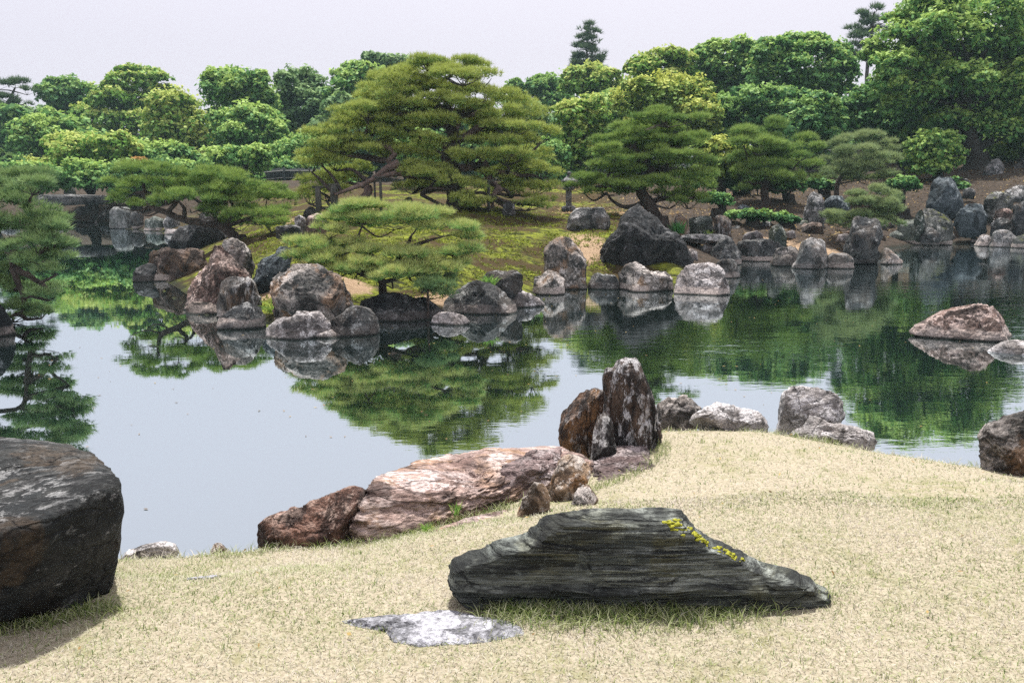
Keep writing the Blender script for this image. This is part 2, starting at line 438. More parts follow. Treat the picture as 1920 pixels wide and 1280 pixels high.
# ------------------------------------------------------------------ water
def water_mat():
    t = NT('pond_water')
    p = t.n('NewGeometry').outputs['Position']
    sp = t.n('SeparateXYZ', {0: p})
    r1 = t.noise(t.scale(p, (1.0, 2.6, 1)), 1.3, 3, 0.55)
    r2 = t.noise(t.scale(p, (1.0, 3.5, 1)), 5.5, 2, 0.5)
    # breeze: smooth on the left, lightly ruffled to the right
    gate = t.ramp(t.noise(t.scale(p, (0.12, 0.22, 1)), 1.0, 2, 0.5), 0.42, 0.62, 0.15, 1.0)
    gx = t.ramp(sp.outputs[0], -2.0, 7.0, 0.12, 1.0)
    h = t.math('MULTIPLY', t.math('ADD', r1, t.math('MULTIPLY', r2, 0.18)), t.math('MULTIPLY', gate, gx))
    bp = t.n('Bump', {'Strength': 0.10, 'Distance': 0.10, 'Height': h}).outputs[0]
    murk = t.mix(t.ramp(t.noise(p, 0.35, 4), 0.35, 0.7), (0.006, 0.013, 0.010), (0.009, 0.018, 0.014))
    d = t.n('BsdfDiffuse', {'Color': murk})
    gl = t.n('BsdfGlossy', {'Color': (0.85, 0.94, 0.97, 1), 'Roughness': 0.012, 'Normal': bp})
    fr = t.math('POWER', t.n('LayerWeight', {'Blend': 0.5, 'Normal': bp}).outputs['Facing'], 0.8)
    return t.done(t.n('MixShader', {0: fr, 1: d.outputs[0], 2: gl.outputs[0]}).outputs[0])
link('pond_water', np_mesh('pond_water', [(-400, 2.2, 0), (400, 2.2, 0), (400, 120, 0), (-400, 120, 0)], np.array([(0, 1, 2, 3)]), water_mat()), kind='structure')
# ------------------------------------------------------------------ near lawn
def LP(u, v, z):
    d = DZ(v, z); p = P(u, v, d); return (p[0], d, z)
EDGE = [LP(*q) for q in [(-700, 1060, .62), (-200, 1046, .62), (180, 1040, .62), (330, 1037, .62), (480, 1022, .63), (600, 1012, .64), (700, 1000, .64), (800, 960, .64), (960, 905, .66), (1060, 870, .68),
    (1150, 845, .7), (1236, 800, .72), (1340, 796, .72), (1450, 802, .72), (1560, 822, .71), (1650, 840, .7), (1750, 854, .69), (1840, 868, .68), (1920, 875, .68), (2300, 915, .68), (2900, 960, .68)]]
LAWN = np.array([(e[0], e[1]) for e in EDGE] + [(9, 2), (9, -6), (-9, -6), (-9, 2)])
LC = np.array(EDGE + [(x, y, 1.0) for x in (-6, -4, -2.5, -1.2, 0, 1.2, 2.5, 4, 6) for y in (-4, -1.5, 0.5, 2.3)] +
    [(-2.0, 3.0, .97), (-1, 3.05, .96), (0.2, 3.0, .955), (1.2, 3.05, .945), (1.3, 3.4, .93), (2.4, 3.2, .96), (0.5, 3.9, .88), (1.6, 4.2, .92), (3, 4.2, .9), (1.3, 5.2, .83), (2.2, 5.0, .85), (-0.4, 3.7, .84)])
def lawn_z(x, y):
    x = np.atleast_1d(np.asarray(x, float)); y = np.atleast_1d(np.asarray(y, float))
    num = np.zeros(x.shape); den = np.zeros(x.shape)
    for c in LC:
        w = 1.0 / (((x - c[0]) ** 2 + (y - c[1]) ** 2 + 0.12) ** 1.6)
        num += w * c[2]; den += w
    h = num / den
    ins = pip(x, y, LAWN); ds = pdist(x, y, LAWN)
    soft = np.where(ins, -0.05 * np.exp(-ds / 0.12), -0.05 - 1.6 * ds)
    return np.maximum(h + soft + 0.014 * fbm(np.stack([x * 2.2, y * 2.2, 0 * x], 1), 3), -0.95)
def lwz(x, y): return float(lawn_z([x], [y])[0])
def lawn_mat():
    t = NT('dry_lawn_soil')
    p = t.n('NewGeometry').outputs['Position']
    a = t.noise(p, 2.0, 5, 0.6); b = t.noise(p, 60, 6, 0.7); c = t.noise(p, 14, 4, 0.6)
    col = t.mix(t.ramp(b, 0.35, 0.65), (0.24, 0.205, 0.145), (0.38, 0.34, 0.255))
    col = t.mix(t.math('MULTIPLY', t.ramp(a, 0.45, 0.65), t.math('MULTIPLY', t.ramp(c, 0.4, 0.6), 0.5)), col, (0.15, 0.16, 0.045))
    bp = t.n('Bump', {'Strength': 0.7, 'Distance': 0.02, 'Height': b}).outputs[0]
    return t.done(t.n('BsdfPrincipled', {'Base Color': col, 'Roughness': 0.95, 'Specular IOR Level': 0.1, 'Normal': bp}).outputs[0])
gx = np.concatenate([np.linspace(-9.5, -5.2, 20), np.linspace(-5, 8, 200), np.linspace(8.1, 10, 8)])
gy = np.concatenate([np.linspace(-6, 1.6, 14), np.linspace(1.7, 7.6, 150)])
link('lawn_ground', grid_mesh('lawn_ground', gx, gy, lawn_z, lawn_mat(), lambda v: v[:, 2] > -0.9), kind='structure')
def blades(name, xy, zf, L, width, tint, mat, lean=0.9, seed=1, segs=2):
    r = np.random.default_rng(seed); n = len(xy)
    base = np.stack([xy[:, 0], xy[:, 1], zf(xy[:, 0], xy[:, 1]) - 0.004], 1)
    az = r.uniform(0, 2 * np.pi, n); ln = np.clip(r.normal(lean, 0.4, n), 0.05, 1.5)
    h = np.stack([np.cos(az) * np.sin(ln), np.sin(az) * np.sin(ln), np.cos(ln)], 1)
    wa = r.uniform(0, 2 * np.pi, n)
    side = np.stack([np.cos(wa), np.sin(wa), 0 * wa], 1) * (width / 2)[:, None]
    mid = base + h * (L * 0.55)[:, None]
    h2 = h + np.stack([np.cos(az) * 0.5, np.sin(az) * 0.5, -0.25 - 0.2 * r.random(n)], 1)
    tip = mid + h2 / np.linalg.norm(h2, axis=1)[:, None] * (L * 0.5)[:, None]
    tip[:, 2] = np.maximum(tip[:, 2], base[:, 2] + 0.004)
    v = np.stack([base - side, base + side, mid + side * 0.8, mid - side * 0.8, tip], 1).reshape(-1, 3)
    i = np.arange(n)[:, None] * 5
    return np_mesh(name, v, [i + np.array([[0, 1, 2, 3]]), i + np.array([[3, 2, 4]])], mat, attr=np.concatenate([tint, tint]))
def grass_mat():
    t = NT('dry_grass_blades')
    at = t.n('Attribute', attribute_name='tint').outputs['Fac']
    c = t.mix(t.ramp(at, 0.0, 0.45), (0.50, 0.455, 0.385), (0.41, 0.41, 0.27))
    c = t.mix(t.ramp(at, 0.45, 0.75), c, (0.27, 0.32, 0.11))
    c = t.mix(t.ramp(at, 0.75, 1.0), c, (0.075, 0.13, 0.025))
    d = t.n('BsdfPrincipled', {'Base Color': c, 'Roughness': 0.6, 'Specular IOR Level': 0.2})
    tr = t.n('BsdfTranslucent', {'Color': c})
    return t.done(t.n('MixShader', {0: 0.3, 1: d.outputs[0], 2: tr.outputs[0]}).outputs[0])
GRASS = grass_mat()
FLAT1 = [LP(u, v, .97)[:2] for u, v in [(635, 1143), (690, 1135), (760, 1128), (840, 1125), (900, 1140), (960, 1155), (985, 1170), (985, 1185), (900, 1198), (790, 1206), (735, 1190), (720, 1165), (650, 1150)]]
FLAT2 = [LP(u, v, .82)[:2] for u, v in [(342, 1086), (352, 1079), (385, 1077), (414, 1079), (416, 1085), (385, 1089)]]
def lawn_points(n, y0, y1, seed):
    r = np.random.default_rng(seed)
    y = np.sqrt(r.uniform(y0 ** 2, y1 ** 2, n)); x = r.uniform(-0.72, 0.72, n) * y
    k = pip(x, y, LAWN) & ~pip(x, y, np.array(FLAT1).mean(0) + (np.array(FLAT1) - np.array(FLAT1).mean(0)) * 0.86) & ~pip(x, y, np.array(FLAT2))
    return np.stack([x[k], y[k]], 1)
xy = np.concatenate([lawn_points(125000, 2.15, 4.2, 5), lawn_points(80000, 4.0, 7.2, 6)])
r = np.random.default_rng(8)
z0 = np.zeros(len(xy))
patch = fbm(np.stack([xy[:, 0] * 1.5, xy[:, 1] * 1.5, z0], 1), 3) * 0.9 + fbm(np.stack([xy[:, 0] * 9, xy[:, 1] * 9, z0], 1), 2) * 0.5
tint = np.clip(0.13 + r.beta(0.75, 1.9, len(xy)) + patch * 0.6, 0, 1)
far = (xy[:, 1] > 4).astype(float)
link('lawn_grass', blades('lawn_grass', xy, lawn_z, r.uniform(0.014, 0.033, len(xy)), 0.0034 + 0.0016 * far, tint, GRASS, 0.95), kind='stuff', label='short dry straw-coloured lawn grass with green blades')
# greener, longer grass along the feet of the stones
def ring_pts(pts, n, spread, seed):
    r = np.random.default_rng(seed); pts = np.asarray(pts)
    s = spline(pts, 0.03); i = r.integers(0, len(s), n)
    return s[i] + r.normal(0, spread, (n, 2))
def lp2(lst, z=.95): return [LP(u, v, z)[:2] for u, v in lst]
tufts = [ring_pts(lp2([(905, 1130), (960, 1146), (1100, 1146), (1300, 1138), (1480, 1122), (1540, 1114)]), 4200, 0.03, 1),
    ring_pts(lp2([(930, 1150), (1100, 1160), (1300, 1150), (1400, 1136)]), 2600, 0.06, 9),  # denser dark green here also paints the slab's shade
    ring_pts(lp2([(-60, 1165), (60, 1160), (130, 1140), (205, 1122)], .97), 900, 0.03, 2),
    ring_pts(lp2([(600, 1012), (690, 1016), (790, 1000), (870, 980), (960, 962), (1060, 945), (1120, 935), (1200, 905), (1235, 880), (1240, 845)], .68), 1500, 0.035, 3),
    ring_pts(lp2([(1240, 795), (1300, 792), (1400, 797), (1460, 802), (1560, 825)], .72), 700, 0.035, 4),
    ring_pts(lp2([(1840, 866), (1925, 876)], .68), 260, 0.04, 11),
    ring_pts(lp2([(845, 968), (870, 962), (910, 952), (940, 948)], .74), 140, 0.03, 5), ring_pts(lp2([(380, 1040), (420, 1040), (520, 1022), (620, 1012)], .64), 260, 0.03, 6)]
tc = lawn_points(420, 2.2, 6.5, 51); rt = np.random.default_rng(52)
tufts.append(np.repeat(tc, 9, 0) + rt.normal(0, 0.016, (len(tc) * 9, 2)))
xy = np.concatenate(tufts); r = np.random.default_rng(12)
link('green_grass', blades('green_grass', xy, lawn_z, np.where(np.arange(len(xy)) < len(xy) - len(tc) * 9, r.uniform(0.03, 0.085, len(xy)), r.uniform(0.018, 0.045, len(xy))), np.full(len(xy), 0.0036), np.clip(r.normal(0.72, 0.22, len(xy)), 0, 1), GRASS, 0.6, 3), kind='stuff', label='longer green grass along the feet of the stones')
# dry fringe hanging over the lawn's edge, and leaves fallen on turf and pond
ep = ring_pts([(e[0], e[1]) for e in EDGE[2:19]], 4200, 0.035, 31)
r = np.random.default_rng(32)
link('edge_grass', blades('edge_grass', ep, lawn_z, r.uniform(0.03, 0.08, len(ep)), np.full(len(ep), 0.0042), np.clip(r.beta(1, 2, len(ep)) * 1.1, 0, 1), GRASS, 1.0, 33), kind='stuff', label='ragged dry grass hanging over the edge of the lawn')
def fallen(name, label, xy, z, size, mat, seed, tilt):
    g = np.random.default_rng(seed); n = len(xy); a = g.uniform(0, 6.28, n); s = size * g.uniform(0.6, 1.3, n)
    c = np.stack([xy[:, 0], xy[:, 1], z], 1); u = np.stack([np.cos(a), np.sin(a), g.normal(0, tilt, n)], 1) * s[:, None]; w = np.stack([-np.sin(a), np.cos(a), g.normal(0, tilt, n)], 1) * (s * 0.42)[:, None]
    v = np.stack([c - u, c + w, c + u, c - w], 1).reshape(-1, 3)
    link(name, np_mesh(name, v, np.arange(n * 4).reshape(-1, 4), mat, attr=g.random(n)), kind='stuff', label=label)
LITTER = leaf_mat('fallen_leaves', (0.07, 0.045, 0.025), (0.14, 0.085, 0.04), (0.24, 0.17, 0.08), 0.1, 0.8)
q = lawn_points(160, 2.3, 6.5, 41)
fallen('fallen_leaves', 'few brown leaves fallen on the dry lawn', q, lawn_z(q[:, 0], q[:, 1]) + 0.022, 0.012, LITTER, 42, 0.4)
r = np.random.default_rng(43)
yy = r.uniform(5.5, 22, 420); q = np.stack([r.uniform(-0.62, 0.62, 420) * yy, yy], 1)
k = ~pip(q[:, 0], q[:, 1], SHORE) & ~pip(q[:, 0], q[:, 1], LAWN) & (fbm(np.stack([q[:, 0] * .5, q[:, 1] * .5, 0 * yy], 1), 2) > -0.05)
fallen('floating_leaves', 'scattered leaves and specks floating on the pond', q[k], np.full(k.sum(), 0.006), 0.022, LITTER, 44, 0.02)
r = np.random.default_rng(45)
yy = r.uniform(26, 48, 9000); q = np.stack([r.uniform(0.05, 0.66, 9000) * yy, yy], 1); zz = land_z(q[:, 0], q[:, 1]); k = zz > 0.3
fallen('leaf_litter', 'dry leaf litter strewn over the bare slope', q[k], zz[k] + 0.03, 0.055, LITTER, 46, 0.5)
# low moss and sedge on the island slope
MOSSM = leaf_mat('moss_sprigs', (0.04, 0.042, 0.012), (0.11, 0.13, 0.02), (0.22, 0.24, 0.03), 0.3, 0.8)
r = np.random.default_rng(21)
n = 70000
y = np.sqrt(r.uniform(13.5 ** 2, 29 ** 2, n)); x = r.uniform(-0.34, 0.13, n) * y
z = land_z(x, y)
cl = fbm(np.stack([x * 0.9, y * 1.3, 0 * x], 1), 4) + 0.35 * fbm(np.stack([x * 4, y * 6, 0 * x], 1), 2)
k = (z > 0.2) & (cl > -0.05) & (r.random(n) < np.clip(1.6 - (y - 16) * 0.09, 0.25, 1))
xy = np.stack([x[k], y[k]], 1)
link('island_moss', blades('island_moss', xy, land_z, r.uniform(0.04, 0.10, len(xy)), np.full(len(xy), 0.03), np.clip(0.45 + cl[k] * 0.9 + r.normal(0, 0.16, len(xy)), 0, 1), MOSSM, 0.9, 4), kind='stuff', label='yellow green moss and sedge on the island slope')
# ------------------------------------------------------------------ rocks
RM = {
 'dark': rock_mat('dark_grey_stone', (0.030, 0.033, 0.036), (0.085, 0.085, 0.082), (0.30, 0.30, 0.29), 0.60, 0.75, (0.09, 0.07, 0.055), 0.5, 1.2),
 'black': rock_mat('blackish_stone', (0.016, 0.018, 0.020), (0.045, 0.045, 0.045), (0.22, 0.22, 0.22), 0.61, 0.6, None, 0, 1.3),
 'grey': rock_mat('grey_stone', (0.075, 0.080, 0.080), (0.17, 0.165, 0.16), (0.42, 0.41, 0.40), 0.575, 0.8, (0.16, 0.12, 0.09), 0.4, 1.2),
 'pale': rock_mat('pale_stone', (0.15, 0.135, 0.13), (0.37, 0.33, 0.315), (0.56, 0.53, 0.52), 0.56, 0.8, (0.11, 0.08, 0.065), 0.6, 1.3),
 'brown': rock_mat('brown_stone', (0.036, 0.028, 0.024), (0.105, 0.074, 0.058), (0.36, 0.29, 0.25), 0.59, 0.7, (0.17, 0.10, 0.05), 0.4, 1.2),
 'pinkish': rock_mat('pinkish_brown_stone', (0.085, 0.060, 0.050), (0.22, 0.145, 0.12), (0.47, 0.37, 0.33), 0.57, 0.85, (0.04, 0.035, 0.034), 0.6, 1.2),
 'mottled': rock_mat('mottled_stone', (0.042, 0.044, 0.042), (0.20, 0.175, 0.155), (0.45, 0.41, 0.38), 0.555, 0.9, (0.24, 0.14, 0.075), 0.7, 1.3),
 'bluish': rock_mat('bluish_stone', (0.034, 0.046, 0.053), (0.088, 0.108, 0.118), (0.27, 0.30, 0.31), 0.59, 0.7, None, 0, 1.2),
 'mossy': rock_mat('mossy_stone', (0.04, 0.045, 0.04), (0.12, 0.12, 0.11), (0.34, 0.34, 0.32), 0.58, 0.7, None, 0, 1.2, moss=0.9),
 'green': rock_mat('greenish_stone', (0.045, 0.058, 0.05), (0.12, 0.135, 0.115), (0.36, 0.37, 0.34), 0.57, 0.8, (0.07, 0.075, 0.035), 0.5, 1.2),
 'streak': rock_mat('streaked_stone', (0.045, 0.042, 0.04), (0.14, 0.12, 0.105), (0.42, 0.41, 0.40), 0.55, 0.85, (0.2, 0.11, 0.05), 0.4, 1.4, (1.8, 1.8, 0.45)),
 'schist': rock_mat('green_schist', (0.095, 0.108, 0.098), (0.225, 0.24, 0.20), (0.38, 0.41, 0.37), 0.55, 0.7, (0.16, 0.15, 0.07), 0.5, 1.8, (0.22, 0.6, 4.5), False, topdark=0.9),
 'boulder': rock_mat('dark_slate_boulder', (0.017, 0.020, 0.021), (0.046, 0.047, 0.044), (0.28, 0.28, 0.275), 0.605, 0.7, (0.085, 0.058, 0.035), 0.55, 2.2, (0.9, 0.9, 1.6), False),
 'pinkbed': rock_mat('pink_banded_stone', (0.20, 0.13, 0.11), (0.46, 0.335, 0.29), (0.60, 0.51, 0.48), 0.565, 0.8, (0.42, 0.25, 0.12), 0.45, 1.8, (0.5, 0.9, 2.4), False),
 'redbrown': rock_mat('red_brown_stone', (0.085, 0.048, 0.038), (0.24, 0.135, 0.10), (0.40, 0.30, 0.25), 0.60, 0.6, (0.04, 0.03, 0.027), 0.9, 2.6, (1, 1, 1), False),
 'purple': rock_mat('mauve_banded_stone', (0.12, 0.085, 0.08), (0.27, 0.20, 0.19), (0.46, 0.40, 0.39), 0.575, 0.7, (0.035, 0.03, 0.03), 0.6, 2.6, (0.6, 1.0, 2.4), False),
 'orange': rock_mat('ochre_stone', (0.12, 0.085, 0.06), (0.34, 0.24, 0.16), (0.50, 0.46, 0.42), 0.56, 0.8, (0.40, 0.20, 0.07), 0.8, 2.8, (1, 1, 1), False),
 'rust': rock_mat('rusty_standing_stone', (0.038, 0.028, 0.024), (0.15, 0.088, 0.055), (0.46, 0.44, 0.43), 0.58, 0.9, (0.26, 0.14, 0.06), 0.7, 2.6, (1.5, 1.5, 0.6), False),
 'tall': rock_mat('pale_flecked_standing_stone', (0.034, 0.030, 0.029), (0.115, 0.085, 0.07), (0.52, 0.51, 0.51), 0.555, 0.9, (0.15, 0.09, 0.05), 0.35, 2.8, (1.7, 1.7, 0.6), False),
 'shorepale': rock_mat('pale_shore_stone', (0.20, 0.185, 0.175), (0.40, 0.37, 0.355), (0.60, 0.58, 0.58), 0.55, 0.8, (0.10, 0.08, 0.065), 0.5, 2.8, (0.8, 0.8, 1.3), False),
 'flat': rock_mat('flat_grey_stone', (0.30, 0.30, 0.325), (0.44, 0.44, 0.475), (0.58, 0.58, 0.62), 0.55, 0.7, (0.13, 0.135, 0.14), 0.5, 1.6, (1, 1, 1), False),
 'cut': rock_mat('cut_stone', (0.12, 0.125, 0.12), (0.25, 0.25, 0.24), (0.42, 0.42, 0.40), 0.6, 0.5, (0.05, 0.055, 0.045), 0.6, 1.5, (1.2, 1.2, 0.6)),
}
def star(poly, n=540):
    """radius of a closed outline about its centroid, per angle"""
    p = np.asarray(poly, float)
    x, y = p[:, 0], p[:, 1]; x2, y2 = np.roll(x, -1), np.roll(y, -1)
    cr = x * y2 - x2 * y; A = cr.sum() / 2
    c = np.array([((x + x2) * cr).sum(), ((y + y2) * cr).sum()]) / (6 * A)
    th = np.linspace(-np.pi, np.pi, n, endpoint=False)
    R = np.full(n, 1e-4)
    for a, b in zip(p - c, np.roll(p, -1, 0) - c):
        e = b - a
        den = np.cos(th) * e[1] - np.sin(th) * e[0]
        with np.errstate(divide='ignore', invalid='ignore'):
            rr = (a[0] * e[1] - a[1] * e[0]) / den
            tt = (a[0] * np.sin(th) - a[1] * np.cos(th)) / den
        ok = (rr > 0) & (tt >= -1e-6) & (tt <= 1 + 1e-6) & np.isfinite(rr)
        R[ok] = np.maximum(R[ok], rr[ok])
    k = np.array([0.3, 1, 2.4, 1, 0.3]); k /= k.sum()
    R = sum(w * np.roll(R, s) for w, s in zip(k, range(-2, 3)))
    return c, th, R
def roughen(v, size, seed, amp=0.06, aniso=(1, 1, 1), cen=None, ridg=0.5):
    s = np.asarray(aniso) / size
    off = np.array([seed * 3.7, seed * 1.3, seed * 2.1])
    q = v * s + off
    q = q + 0.25 * np.stack([pnoise(q * 1.3 + 7), pnoise(q * 1.3 + 31), pnoise(q * 1.3 + 57)], 1)
    d = fbm(q * 2.2, 3, 0.5) * 1.2 + ridg * fbm(q * 4.5, 4, 0.6, True) * 0.8 + 0.45 * fbm(q * 10, 3, 0.6) + 0.35 * fbm(q * 22, 2, 0.6, True)
    tt = fbm(q * 1.7 + 3.3, 3) * 5 + 9; fl = np.floor(tt)
    d = d * 0.75 + 0.22 * (fl + np.clip((tt - fl - 0.5) / 0.16 + 0.5, 0, 1) - 9)
    n = v - (v.mean(0) if cen is None else cen); n /= np.linalg.norm(n, axis=1)[:, None] + 1e-9
    return v + n * (d * amp * size)[:, None]
def outline_rock(name, label, anchor, thick, mat, lvl, outline, seed, cat='rock', amp=0.085, e=0.46, aniso=(1, 1, 1), chops=18, group=None, ext=None, prism=False):
    pts = [tuple(map(float, q.split(','))) for q in outline.split()]
    vb = max(q[1] for q in pts)
    kind, val = anchor
    px = max(q[0] for q in pts) - min(q[0] for q in pts)
    d0 = DZ(val) if kind == 'w' else val
    if kind == 'l':                      # foot of the outline stands on the lawn
        um = sum(q[0] for q in pts) / len(pts); d0 = 4.5
        for _ in range(12): d0 = 0.5 * d0 + 0.5 * DZ(vb - 4, lwz(P(um, vb, d0)[0], d0))
    T = thick * px * PXM(vb, d0)
    d = d0 + 0.6 * T if kind == 'w' else d0 + 0.5 * T if kind == 'l' else d0
    w3 = np.array([P(u, v, d) for u, v in pts])
    pl = w3[:, [0, 2]].copy()
    zmin, zmax = pl[:, 1].min(), pl[:, 1].max()
    k = pl[:, 1] < zmin + 0.2 * (zmax - zmin)
    pl[k, 1] -= (0.4 if kind == 'w' else 0.25 * (zmax - zmin) + 0.05) if ext is None else ext
    c, th, R = star(pl, 1800 if prism else 540)
    n, f = ico(lvl)
    ang = np.arctan2(n[:, 2], n[:, 0])
    r = np.interp(ang, np.append(th, np.pi), np.append(R, R[0]))
    cphi = np.hypot(n[:, 0], n[:, 2]); sphi = np.abs(n[:, 1])
    s = cphi ** e
    w = sphi ** 0.85
    if prism:                            # slab: straight rim, nearly flat faces
        q = np.clip((sphi - 0.3) / 0.7, 0, 1)
        s = np.where(sphi < 0.3, 1 - 0.05 * (sphi / 0.3) ** 2, 0.95 * np.sqrt(np.clip(1 - q ** 1.2, 0, 1)))
        w = np.where(sphi < 0.3, 0.82 * sphi / 0.3, 0.82 + 0.18 * q)
    v = np.stack([np.cos(ang) * r * s, np.sign(n[:, 1]) * w * T, np.sin(ang) * r * s], 1)
    size = math.sqrt(max(px * PXM(vb, d), 1e-3) * max(zmax - zmin, 1e-3))
    g = np.random.default_rng(seed)
    for _ in range(chops):
        m = g.normal(size=3) * np.array([0.8, 1.0, 0.8])
        m[1] = -abs(m[1]) - 0.75 if g.random() < 0.75 else abs(m[1]) + 0.75
        m /= np.linalg.norm(m)
        q = v @ m; o = q.max() * g.uniform(0.62, 0.93)
        ex = np.maximum(q - o, 0)
        v = v - m[None, :] * ex[:, None]
    for _ in range(chops // 2):
        m = g.normal(size=3); m[2] = abs(m[2]) * 1.1; m /= np.linalg.norm(m)
        q = v @ m; ex = np.maximum(q - q.max() * g.uniform(0.93, 0.99), 0)
        v = v - m[None, :] * ex[:, None]
    if prism:                            # split layers, each a little in or out
        hh = v[:, 2] + 0.010 * pnoise(np.stack([v[:, 0] * 3, v[:, 1] * 3, 0 * v[:, 0]], 1) + seed)
        for th_, am in ((0.032, 0.10), (0.011, 0.05)):
            ly = np.floor(hh / th_ + 40).astype(int)
            k3 = np.random.default_rng(seed).normal(0, 1, (200, 3))[np.clip(ly, 0, 199)]
            br = 0.6 + 0.6 * pnoise(np.stack([v[:, 0] * 5, ly * 3.1, 0 * v[:, 0]], 1))
            v[:, 1] *= 1 + am * k3[:, 0] * br
            v[:, 0] *= 1 + 0.10 * am * k3[:, 1]
    v = roughen(v, size, seed, amp, aniso, np.zeros(3))
    zc = v[:, 2] + c[1]
    v[:, 2] -= np.maximum(v[:, 1], 0) * np.clip((CAMZ - zc) / d, 0, 0.6)
    base = np.array([c[0], d, zmin])
    v = v + np.array([c[0], d, c[1]]) - base
    me = np_mesh(name, v, f, RM[mat], True)
    return link(name, me, None, base, label, cat, group)
def hull_rock(name, label, P3, mat, lvl, seed, cat='boulder', amp=0.03, p=26, aniso=(1, 1, 1)):
    P3 = np.array(P3, float); c = P3.mean(0)
    bm = bmesh.new()
    for q in P3 - c: bm.verts.new(q)
    bmesh.ops.convex_hull(bm, input=bm.verts)
    nn, oo = [], []
    for fc in bm.faces:
        m = np.array(fc.normal[:]); o = float(m @ np.array(fc.verts[0].co[:]))
        if o < 0: m, o = -m, -o
        nn.append(m); oo.append(max(o, 1e-3))
    bm.free()
    n, f = ico(lvl)
    a = np.maximum(n @ np.array(nn).T / np.array(oo)[None, :], 1e-6)
    r = 1.0 / (np.sum(a ** p, 1) ** (1.0 / p))
    v = n * r[:, None]
    ext = P3.max(0) - P3.min(0)
    v = roughen(v, float(np.cbrt(ext.prod())), seed, amp, aniso, np.zeros(3))
    base = np.array([c[0], c[1], P3[:, 2].min()])
    return link(name, np_mesh(name, v + c - base, f, RM[mat], True), None, base, label, cat)
def flat_rock(name, label, poly, z0, h, mat, lvl, seed, cat='stone', amp=0.05):
    c, th, R = star(poly)
    n, f = ico(lvl)
    ang = np.arctan2(n[:, 1], n[:, 0])
    r = np.interp(ang, np.append(th, np.pi), np.append(R, R[0]))
    s = np.hypot(n[:, 0], n[:, 1]) ** 0.5
    v = np.stack([np.cos(ang) * r * s, np.sin(ang) * r * s, np.sign(n[:, 2]) * np.abs(n[:, 2]) ** 0.7 * h], 1)
    size = float(np.sqrt(np.ptp(np.asarray(poly)[:, 0]) * np.ptp(np.asarray(poly)[:, 1])))
    q = v / size
    v[:, 2] += (fbm(q * 3 + seed, 4) * 0.9 + 0.6 * fbm(q * 7 + seed, 3, 0.55, True)) * h * 0.9
    b = roughen(v, size, seed, amp * 0.5, (1, 1, 1), np.zeros(3)); v[:, :2] = b[:, :2]
    v[:, 2] += lawn_z(v[:, 0] + c[0], v[:, 1] + c[1]) - lwz(c[0], c[1]); z0 = lwz(c[0], c[1]) + z0
    base = np.array([c[0], c[1], z0])
    return link(name, np_mesh(name, v, f, RM[mat], True), None, base, label, cat)
# ---- near stones
hull_rock('boulder', 'big dark flat-topped boulder on the lawn at the frame edge', [P(222, 900, 3.05), P(228, 1030, 3.08), P(206, 1128, 3.05), P(90, 968, 2.72), P(95, 1150, 2.80), P(-40, 1015, 2.56), P(-40, 1185, 2.62), P(-500, 1050, 2.5), P(-520, 1200, 2.6),
    P(205, 872, 3.5), P(188, 860, 3.75), P(130, 832, 4.1), P(0, 815, 4.25), P(-400, 812, 4.3), P(200, 1010, 4.0), P(60, 1000, 4.35), P(-400, 1000, 4.4)], 'boulder', 6, 3, amp=0.04, p=60, aniso=(1, 1, 1.4))
outline_rock('schist_slab', 'long low grey-green schist slab with yellow moss on its ridge, lying on the lawn', ('d', 3.0), 0.085, 'schist', 7,
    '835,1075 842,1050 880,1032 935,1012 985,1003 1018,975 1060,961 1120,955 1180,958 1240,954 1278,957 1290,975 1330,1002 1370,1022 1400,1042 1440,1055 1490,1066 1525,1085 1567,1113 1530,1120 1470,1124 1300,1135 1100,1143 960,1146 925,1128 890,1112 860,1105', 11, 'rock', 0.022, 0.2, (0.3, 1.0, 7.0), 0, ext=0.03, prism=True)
flat_rock('flat_stone', 'ragged pale grey stone lying flush in the lawn before the schist slab', FLAT1, -0.002, 0.016, 'flat', 6, 5)
flat_rock('flat_stone', 'small flat bluish stone sunk in the lawn near the dark boulder', FLAT2, 0.0, 0.016, 'flat', 4, 6)
hull_rock('rock', 'broad pink banded rock with a flat bright top on the shore', [P(664, 1024, 4.12), P(705, 1018, 4.08), P(830, 992, 4.25), P(965, 966, 4.5), P(1085, 925, 4.85), P(682, 928, 4.18), P(700, 900, 4.3), P(835, 928, 4.3), P(960, 906, 4.55), P(1085, 878, 4.85),
    P(712, 884, 4.55), P(800, 857, 4.95), P(940, 842, 5.25), P(1046, 831, 5.5), P(1104, 866, 5.1), P(1110, 905, 5.0), P(800, 930, 5.0), P(1000, 900, 5.3)], 'pinkbed', 7, 21, 'rock', 0.105, 44, (0.6, 1, 2.4))
hull_rock('rock', 'mauve ridged rock sloping to the grass below the tall standing stone', [P(1104, 944, 4.6), P(1150, 932, 4.66), P(1188, 915, 4.76), P(1236, 895, 4.9), P(1098, 874, 5.2), P(1130, 850, 5.25), P(1162, 831, 5.3), P(1206, 836, 5.3), P(1232, 866, 5.2), P(1110, 925, 4.65), P(1228, 878, 4.95),
    P(1110, 905, 5.5), P(1220, 890, 5.5), P(1170, 990, 4.75)], 'purple', 6, 22, 'rock', 0.10, 40, (0.6, 1, 2.2))
hull_rock('rock', 'knobbly grey-pink block lying on the right end of the broad pink rock', [P(935, 925, 4.5), P(1045, 908, 4.72), P(938, 880, 4.62), P(962, 862, 4.85), P(1000, 846, 5.0), P(1052, 836, 5.25), P(1056, 872, 4.9), P(1000, 878, 4.6), P(960, 900, 5.1), P(1060, 890, 5.2)], 'purple', 6, 25, 'rock', 0.11, 36, (0.8, 1, 1.6))
